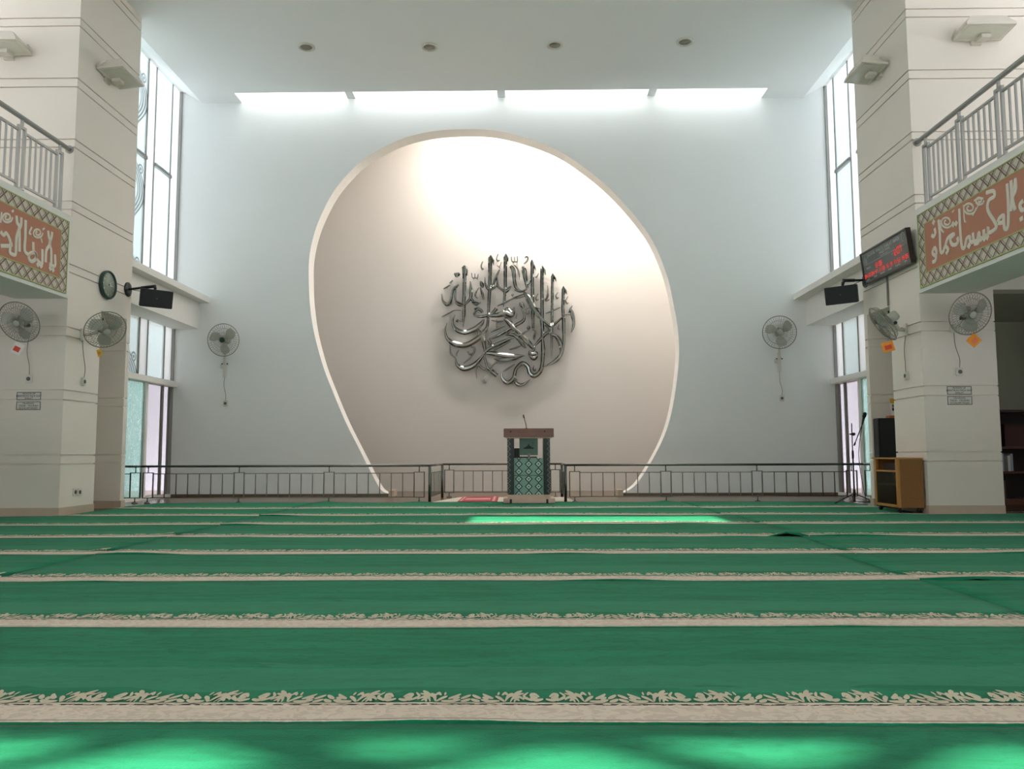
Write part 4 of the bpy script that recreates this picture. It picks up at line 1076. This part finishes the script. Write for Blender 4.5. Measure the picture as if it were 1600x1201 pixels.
# ------------------------------------------------------------------ notices
def notice(x0, x1, z0, z1, lines, label):
    c = Vector(((x0+x1)/2, YC, (z0+z1)/2)); w_, h = x1-x0, z1-z0
    t = thing('notice_sign', label, 'sign', c, (0, 0, 0), 'small printed notices on the columns')
    Mn = frame(c+Vector((0, -.001, 0)), (1, 0, 0), (0, 0, 1))
    b = bm_new(); box(b, (-w_/2, -h/2, 0), (w_/2, h/2, .004), 0, Mn); obj('plate', b, mat('pale notice plate', (206, 204, 194), .5, noise=.03), t)
    b = bm_new(); e = .006
    for q in (((-w_/2, -h/2), (w_/2, -h/2+e)), ((-w_/2, h/2-e), (w_/2, h/2)), ((-w_/2, -h/2), (-w_/2+e, h/2)), ((w_/2-e, -h/2), (w_/2, h/2))):
        box(b, (q[0][0], q[0][1], .004), (q[1][0], q[1][1], .0055), 0, Mn)
    obj('border', b, INK, t)
    for k, s_ in enumerate(lines):
        text('lettering', s_, .030, Mn @ Matrix.Translation((0, h*.28-k*h*.29, .0045)), INK, t, .0004, sx=.92)
for (x0, x1, lo_, hi_, side) in ((at(27, 612, Y=YC).x, at(64, 625, Y=YC).x, (1.368, 1.462), (1.250, 1.348), 'left'), (at(1479, 603, Y=YC).x, at(1518, 616, Y=YC).x, (1.384, 1.480), (1.265, 1.364), 'right')):
    notice(x0, x1, lo_[0], lo_[1], ('MOHON HP', 'DIMATIKAN PADA SAAT', 'SHALAT'), 'upper of the two small framed notices on the %s column' % side)
    notice(x0, x1, hi_[0], hi_[1], ('DILARANG', 'TIDUR - TIDURAN', 'DI DALAM MASJID'), 'lower of the two small framed notices on the %s column' % side)
# sockets low on the left column
for px, lb in ((116.5, 'left one of the paired sockets low on the left column'), (123.5, 'right one of the paired sockets low on the left column')):
    p = at(px, 768.5, X=XL); t = thing('wall_socket', lb, 'socket', p, (0, 0, 0), 'paired sockets low on the left column')
    b = bm_new(); bevel(cbox(b, p+Vector((.006, 0, 0)), (.012, .088, .095)), .004); obj('socket_plate', b, WHITEP, t)
    b = bm_new(); lathe(b, [(0, .0122), (.024, .0122), (.024, .016), (.017, .0162), (0, .0162)], 18, Matrix.Translation(p) @ rot_to((1, 0, 0))); obj('socket_face', b, mat('brown socket face', (84, 74, 62), .5), t)

# ------------------------------------------------------------------ lectern
LY = 11.42
def L(px, py, y=LY): q = at(px, py, Y=y); return q.x, q.z
x0, x1 = L(787, 700)[0], L(865.5, 700)[0]; lc = (x0+x1)/2
t = thing('lectern', 'wooden lectern with patterned dark columns and sloping rose top', 'lectern', (lc, LY+.25, .0175))
def part(nm, m_, f, par=t):
    b = bm_new(); f(b); return obj(nm, b, m_, par)
D = .50
base = part('base', PALEW, lambda b: (box(b, (x0-.005, LY-.02, 0.0185), (x1+.012, LY+D, .085)), bevel(b, .006)))
part('base_step', PALEW, lambda b: (box(b, (x0+.05, LY, .085), (x1-.05, LY+D-.03, .135)), bevel(b, .005)))
for sx in (x0+.10, x1-.10): part('base_foot', DARKW, lambda b: box(b, (sx-.015, LY-.026, 0.0175), (sx+.015, LY+D, .075)), base)
zc0, zc1 = .135, .935

for ca, cb in ((L(792.5, 700)[0], L(803, 700)[0]), (L(849, 700)[0], L(859.5, 700)[0])):
    o = part('column', MIMC, lambda b: (box(b, (ca, LY+.01, zc0), (cb, LY+.22, zc1)), bevel(b, .004)))
    part('rear_leg', MIMC, lambda b: box(b, (ca, LY+.30, zc0), (cb, LY+D-.04, zc1)))
pa, pb = L(803, 700)[0], L(849, 700)[0]
zp = L(826, 715.5)[1]
part('front_panel', MIMB, lambda b: box(b, (pa, LY+.04, .137), (pb, LY+.07, zp)))
part('panel_rail', TEALP, lambda b: box(b, (pa, LY+.034, .40), (pb, LY+.0395, .412)))
part('inner_shelf', BLACK, lambda b: box(b, (pa, LY+.04, zp+.002), (L(839, 700)[0], LY+.26, zp+.022)))
part('shelf_box', BLACK, lambda b: box(b, (pa+.002, LY+.10, zp+.022), (L(812, 700)[0], LY+.24, L(808, 700)[1])))
hb = part('hanging_board', TEALP, lambda b: box(b, (L(811.5, 700)[0], LY+.05, L(820, 711)[1]), (L(840.5, 700)[0], LY+.075, .935)))
ex, ez = L(826, 698.5)
part('emblem', INK, lambda b: prism(b, [(ex-.075, ez-.006), (ex-.07, ez-.022), (ex+.07, ez-.022), (ex+.075, ez-.006), (ex+.045, ez-.002), (ex+.030, ez+.016), (ex+.014, ez+.022), (ex+.004, ez+.05), (ex-.004, ez+.05), (ex-.014, ez+.022), (ex-.030, ez+.016), (ex-.045, ez-.002)], LY+.046, LY+.05, (0, 2, 1)), hb)
part('spire', INK, lambda b: box(b, (ex+.055, LY+.046, ez-.004), (ex+.059, LY+.05, ez+.075)), hb)
part('chrome_clip', STEEL, lambda b: box(b, (L(824.5, 700)[0], LY+.02, L(820, 716)[1]), (L(828.5, 700)[0], LY+.036, L(820, 708)[1])))
part('desk_frame', PALEW, lambda b: (box(b, (x0+.03, LY-.01, .935), (x1-.03, LY+D-.06, .968)), bevel(b, .004)))
zt_ = L(826, 669)[1]
def top(b):
    prism(b, [(LY-.02, .945), (LY-.02, 1.0), (LY+.0, zt_), (LY+.03, zt_), (LY+D, zt_-.02), (LY+D, .965)], x0, x1, (1, 2, 0)); bevel(b, .006)
dk = part('reading_desk', PINKW, top)
for sx in (x0+.10, x1-.13): part('wood_plug', DARKW, lambda b: lathe(b, [(0, 0), (.012, 0), (.012, .004), (0, .004)], 10, Matrix.Translation((sx, LY-.012, zt_-.045)) @ rot_to((0, -1, .15))), dk)
# gooseneck microphone on the lectern
mx, mz = L(822.5, 669, LY+.2)
t = thing('gooseneck_microphone', 'thin gooseneck microphone standing on the lectern top', 'microphone', (mx, LY+.2, zt_-.006))
g = [(822.5, 670), (822, 664), (820.5, 658.5), (819, 653)]
gp = [at(a, c, Y=LY+.2) for a, c in g]; gp[0].z = zt_-.006
part('gooseneck', BLACK, lambda b: tube(b, gp, .0055, 8), t)
part('microphone_head', STEEL, lambda b: tube(b, [gp[-1], gp[-1]+Vector((-.006, 0, .02)), gp[-1]+Vector((-.012, 0, .05))], [.008, .011, .010], 10), t)
part('microphone_base', BLACK, lambda b: lathe(b, [(0, 0), (.03, 0), (.028, .012), (.008, .018), (0, .018)], 16, Matrix.Translation(gp[0])), t)

# ------------------------------------------------------------------ imam's cloth and mat behind the lectern
b = bm_new(); cl = [(-1.33, 11.90), (.80, 11.90), (.66, 13.10), (-1.02, 13.12)]
prism(b, cl, 0, .012, (0, 1, 2)); o = obj('floor_cloth', b, CREAM); origin(o, (-.3, 12.5, 0)); tag(o, 'cream floor cloth spread behind the lectern inside the railings', 'rug')
t = thing('prayer_mat', 'small red and white prayer mat on the cream cloth beside the lectern', 'prayer mat', (-.7, 12.3, .012))
q = [at(715, 783, Z=.02), at(777, 783, Z=.02), at(779.5, 775, Z=.02), at(724, 775.5, Z=.02)]
part('mat_ground', mat('red mat pile', (172, 62, 70), .9, noise=.2, scale=30), lambda b: prism(b, [(v.x, v.y) for v in q], .012, .020, (0, 1, 2)), t)
def lerp2(a, b_): 
    A_, B_ = q[0].lerp(q[1], a), q[3].lerp(q[2], a); v = A_.lerp(B_, b_); return v.x, v.y
for a0, a1, b0, b1 in ((.14, .80, .30, .62), (.86, .93, .05, .95), (.04, .09, .05, .95)):
    part('woven_border' if a1-a0 < .2 else 'woven_field', mat('pink woven field', (206, 150, 146), .9, noise=.15, scale=40), lambda b: prism(b, [lerp2(a0, b0), lerp2(a1, b0), lerp2(a1, b1), lerp2(a0, b1)], .020, .0215, (0, 1, 2)), t)

# ------------------------------------------------------------------ microphone stand by the right window
MY = 11.45; base = at(1335.5, 786, Z=.012); mxx = base.x; MY = min(base.y, 11.5)
t = thing('microphone_stand', 'black tripod microphone stand beside the right window', 'microphone stand', (mxx, MY, 0.012))
def W(px, py): return at(px, py, Y=MY)
part('pole', BLACK, lambda b: (tube(b, [(mxx, MY, .03), (mxx, MY, W(1336, 708).z)], .011, 10), tube(b, [(mxx, MY, W(1336, 708).z), (mxx, MY, W(1336, 661).z)], .0075, 8)), t)
part('collar', BLACK, lambda b: (tube(b, [(mxx, MY, W(1336, 716).z), (mxx, MY, W(1336, 704).z)], .015, 10)), t)
part('tripod_hub', BLACK, lambda b: tube(b, [(mxx, MY, .10), (mxx, MY, .20)], .019, 10), t)
for a in (195, 320, 70):
    d = Vector((math.cos(math.radians(a)), math.sin(math.radians(a)), 0))*.30
    lg = part('leg', BLACK, lambda b: tube(b, [(mxx, MY, .15), (mxx+d.x, MY+d.y, .024)], .008, 8), t)
    part('rubber_foot', BLACK, lambda b: tube(b, [(mxx+d.x*.94, MY+d.y*.94, .026), (mxx+d.x*1.04, MY+d.y*1.04, .022)], .010, 8), lg)
cl_ = W(1337.5, 678)
part('clutch', BLACK, lambda b: (lathe(b, [(0, -.03), (.022, -.03), (.022, .03), (0, .03)], 12, Matrix.Translation((mxx+.01, MY-.012, cl_.z)) @ rot_to((0, 1, 0))), tube(b, [(mxx-.035, MY, cl_.z), (mxx+.01, MY, cl_.z)], .009, 8)), t)
b0, b1 = W(1333, 696), W(1345.5, 664)
for v in (b0, b1): v.y = MY-.03
bo = part('boom', BLACK, lambda b: (tube(b, [b0, b0.lerp(b1, .15)], .012, 8), tube(b, [b0.lerp(b1, .15), b1], .007, 8)), t)
b2, b3 = W(1347, 657), W(1350.5, 644)
for v in (b2, b3): v.y = MY-.03
part('mic_clip', BLACK, lambda b: tube(b, [b1, b1.lerp(b2, .6)], [.010, .015], 8), bo)
t2 = thing('handheld_microphone', 'black hand-held microphone clipped to the tripod stand', 'microphone', b1)
part('mic_body', BLACK, lambda b: tube(b, [b1.lerp(b2, .4), b2, b2.lerp(b3, .35)], [.010, .016, .019], 12), t2)
part('mic_head', BLACKM, lambda b: tube(b, [b2.lerp(b3, .35), b2.lerp(b3, .5), b2.lerp(b3, .85), b3], [.020, .027, .027, .012], 14), t2)
cb = catmull([tuple(b1.lerp(b2, .35)), (mxx+.07, MY-.04, .75), (mxx+.09, MY-.02, .45), (mxx+.15, MY, .10), (mxx+.20, MY+.03, .022), (mxx+.28, MY-.10, .020), (mxx+.10, MY+.16, .020), (mxx+.30, MY+.14, .020)], 6)
b = bm_new(); tube(b, cb, .005, 6); o = obj('microphone_cable', b, BLACK); origin(o, (mxx+.2, MY, .015)); tag(o, 'black microphone cable trailing from the tripod stand to the floor', 'cable')

# ------------------------------------------------------------------ wooden media cabinet on castors
X0, X1, Y0, Y1, Z0, Z1 = 4.355, 4.655, 9.415, 10.02, .075, .635
t = thing('media_cabinet', 'pine media cabinet on castors beside the right column', 'cabinet', ((X0+X1)/2, (Y0+Y1)/2, .012))
part('side_panel', CHIP, lambda b: box(b, (X0+.035, Y0, Z0), (X1, Y0+.018, Z1)), t)
part('side_panel', CHIP, lambda b: box(b, (X0+.035, Y1-.018, Z0), (X1, Y1, Z1)), t)
part('front_stile', WOOD, lambda b: (box(b, (X0, Y0, Z0), (X0+.035, Y0+.045, Z1)), bevel(b, .004)), t)
part('front_stile', WOOD, lambda b: (box(b, (X0, Y1-.045, Z0), (X0+.035, Y1, Z1)), bevel(b, .004)), t)
part('back_panel', DARKW, lambda b: box(b, (X1-.012, Y0+.018, Z0), (X1, Y1-.018, Z1)), t)
part('top', WOOD, lambda b: (box(b, (X0-.02, Y0-.012, Z1), (X1+.004, Y1+.02, Z1+.018)), bevel(b, .004)), t)
part('bottom', WOOD, lambda b: box(b, (X0, Y0+.02, Z0), (X1-.012, Y1-.02, Z0+.03)), t)
z1_, z2_ = .485, .325
part('shelf', WOOD, lambda b: box(b, (X0+.004, Y0+.045, z1_), (X1-.012, Y1-.045, z1_+.018)), t)
part('shelf', WOOD, lambda b: box(b, (X0+.012, Y0+.02, z2_), (X1-.012, Y1-.02, z2_+.014)), t)
gd = part('glass_door', G_CAB, lambda b: box(b, (X0+.004, Y0+.047, Z0+.033), (X0+.008, Y1-.047, z1_-.003)), t)
part('door_catch', STEEL, lambda b: cbox(b, (X0-.003, Y0+.08, z1_-.02), (.012, .02, .02)), gd)
for cx_, cy_ in ((X0+.04, Y0+.05), (X0+.04, Y1-.05), (X1-.04, Y0+.05), (X1-.04, Y1-.05)):
    part('castor', BLACK, lambda b: (lathe(b, [(0, -.012), (.024, -.012), (.026, 0), (.024, .012), (0, .012)], 14, Matrix.Translation((cx_, cy_, .040)) @ rot_to((0, 1, .0))), cbox(b, (cx_, cy_, .066), (.028, .034, .018))), t)
t = thing('amplifier', 'small dark amplifier unit on the top shelf of the media cabinet', 'amplifier', (4.52, 9.75, z1_+.018))
part('casing', BLACK, lambda b: (box(b, (4.43, 9.50, z1_+.0185), (4.63, 9.93, z1_+.10)), bevel(b, .004)), t)
part('dial_knob', STEEL, lambda b: lathe(b, [(0, 0), (.012, 0), (.011, .012), (0, .012)], 12, Matrix.Translation((4.43, 9.56, z1_+.06)) @ rot_to((-1, 0, 0))), t)

# ------------------------------------------------------------------ inside the column opening, right
t = thing('floor_speaker', 'tall black floor loudspeaker inside the opening of the right column', 'loudspeaker', (5.0, 10.7, 0))
q = at(1367, 653, Y=10.62)
part('cabinet', BLACK, lambda b: (box(b, (max(q.x, XR+.015), 10.62, .0), (5.30, 10.785, q.z)), bevel(b, .008)), t)
part('front_grille', BLACKM, lambda b: (box(b, (max(q.x, XR+.015)+.02, 10.605, .05), (5.28, 10.62, q.z-.02)), bevel(b, .004)), t)
zs = q.z
b = bm_new(); a = at(1391.5, 652, Y=10.64); cbox(b, (a.x+.10, 10.70, zs+.018), (.22, .12, .034)); bevel(b, .004); o = obj('wooden_block', b, mat('orange brown block', (176, 108, 66), .5, noise=.15)); origin(o, (a.x+.1, 10.70, zs+.001)); tag(o, 'orange brown wooden block on top of the tall floor loudspeaker', 'wooden block')
cc = at(1397.5, 636, Y=10.64); zc0_ = zs+.036
t = thing('printed_card', 'yellow and green printed card leaning on the wooden block', 'card', (cc.x, 10.70, zc0_))
hh = at(1397, 622, Y=10.64).z-zc0_; wl = at(1389.5, 625, Y=10.64).x; wb_ = at(1393, 647, Y=10.64).x
part('card_sheet', CLEARW, lambda b: prism(b, [(wb_, zc0_), (wb_+.18, zc0_), (wl+.22, zc0_+hh), (wl, zc0_+hh)], 10.64, 10.648, (0, 2, 1)), t)
part('yellow_header', YELLOW, lambda b: prism(b, [(wl+.008, zc0_+hh*.70), (wl+.21, zc0_+hh*.70), (wl+.215, zc0_+hh*.985), (wl+.003, zc0_+hh*.985)], 10.637, 10.64, (0, 2, 1)), t)
for k in range(5):
    u, v = (wl+.035+.035*(k % 3)), zc0_+hh*(.55-.2*(k//2))
    part('green_print', GREENINK if k % 2 == 0 else INK, lambda b: prism(b, [(u, v-.02), (u+.022, v-.015), (u+.018, v+.022), (u-.004, v+.018)], 10.637, 10.64, (0, 2, 1)), t)

# ------------------------------------------------------------------ bookshelf in the right side room
BX0, BX1, BY0, BY1, BZ = 6.28, 7.6, 11.05, 11.45, 1.26
t = thing('bookshelf', 'dark brown bookshelf in the side room right of the right column', 'bookshelf', ((BX0+BX1)/2, 11.25, 0))
for x in (BX0, BX1-.03): part('side_board', DARKW, lambda b: box(b, (x, BY0, 0), (x+.03, BY1, BZ)), t)
part('top_board', DARKW, lambda b: (box(b, (BX0-.02, BY0-.02, BZ), (BX1+.02, BY1, BZ+.03)), bevel(b, .004)), t)
part('back_board', mat('dark hardboard', (44, 34, 28), .7, noise=.1), lambda b: box(b, (BX0+.03, BY1-.015, .06), (BX1-.03, BY1, BZ)), t)
for z in (.05, .42, .76): part('shelf_board', mat('red brown wood', (96, 50, 36), .45, noise=.15), lambda b: box(b, (BX0+.031, BY0+.005, z), (BX1-.031, BY1-.016, z+.03)), t)
part('plinth', mat('red brown wood', (96, 50, 36)), lambda b: box(b, (BX0+.031, BY0+.01, 0), (BX1-.031, BY0+.03, .049)), t)
rb = random.Random(5)
def books(z, n, x, cols, hs, group, lab):
    for k in range(n):
        th = rb.uniform(.022, .045); h = rb.uniform(*hs); m_ = cols[k % len(cols)]
        tb = thing('book', lab[k], 'book', (x+th/2, 11.2, z), (0, 0, 0), group)
        part('cover', m_, lambda b: (box(b, (x, 11.10, z+.001), (x+.003, 11.28, z+h)), box(b, (x+th-.003, 11.10, z+.001), (x+th, 11.28, z+h)), box(b, (x+.003, 11.10, z+.001), (x+th-.003, 11.103, z+h))), tb)
        part('pages', CLEARW, lambda b: box(b, (x+.003, 11.105, z+.004), (x+th-.003, 11.275, z+h-.004)), tb)
        x += th+.004
wc = [CLEARW, mat('pale blue cover', (176, 190, 204), .5), mat('grey cover', (120, 122, 118), .5)]
OR5 = ['first', 'second', 'third', 'fourth', 'fifth', 'sixth', 'seventh', 'eighth']
books(.451, 8, 6.40, wc, (.20, .27), 'pale books on the middle shelf', ['%s pale book from the left on the middle bookshelf board' % o_ for o_ in OR5])
books(.081, 6, 6.42, [mat('olive cover', (88, 84, 44), .5), mat('brown cover', (92, 66, 44), .5), BLACK], (.24, .30), 'dark books on the bottom shelf', ['%s dark book from the left on the bottom bookshelf board' % o_ for o_ in OR5[:6]])
tb = thing('storage_box', 'dark red box on the upper board of the bookshelf', 'box', (6.9, 11.2, .79))
part('box_body', mat('dark red card', (74, 34, 30), .6), lambda b: (box(b, (6.62, 11.09, .791), (7.2, 11.40, 1.06)), bevel(b, .004)), tb)
part('lid', mat('dark red lid', (58, 30, 28), .6), lambda b: (box(b, (6.61, 11.08, 1.06), (7.21, 11.41, 1.10)), bevel(b, .004)), tb)
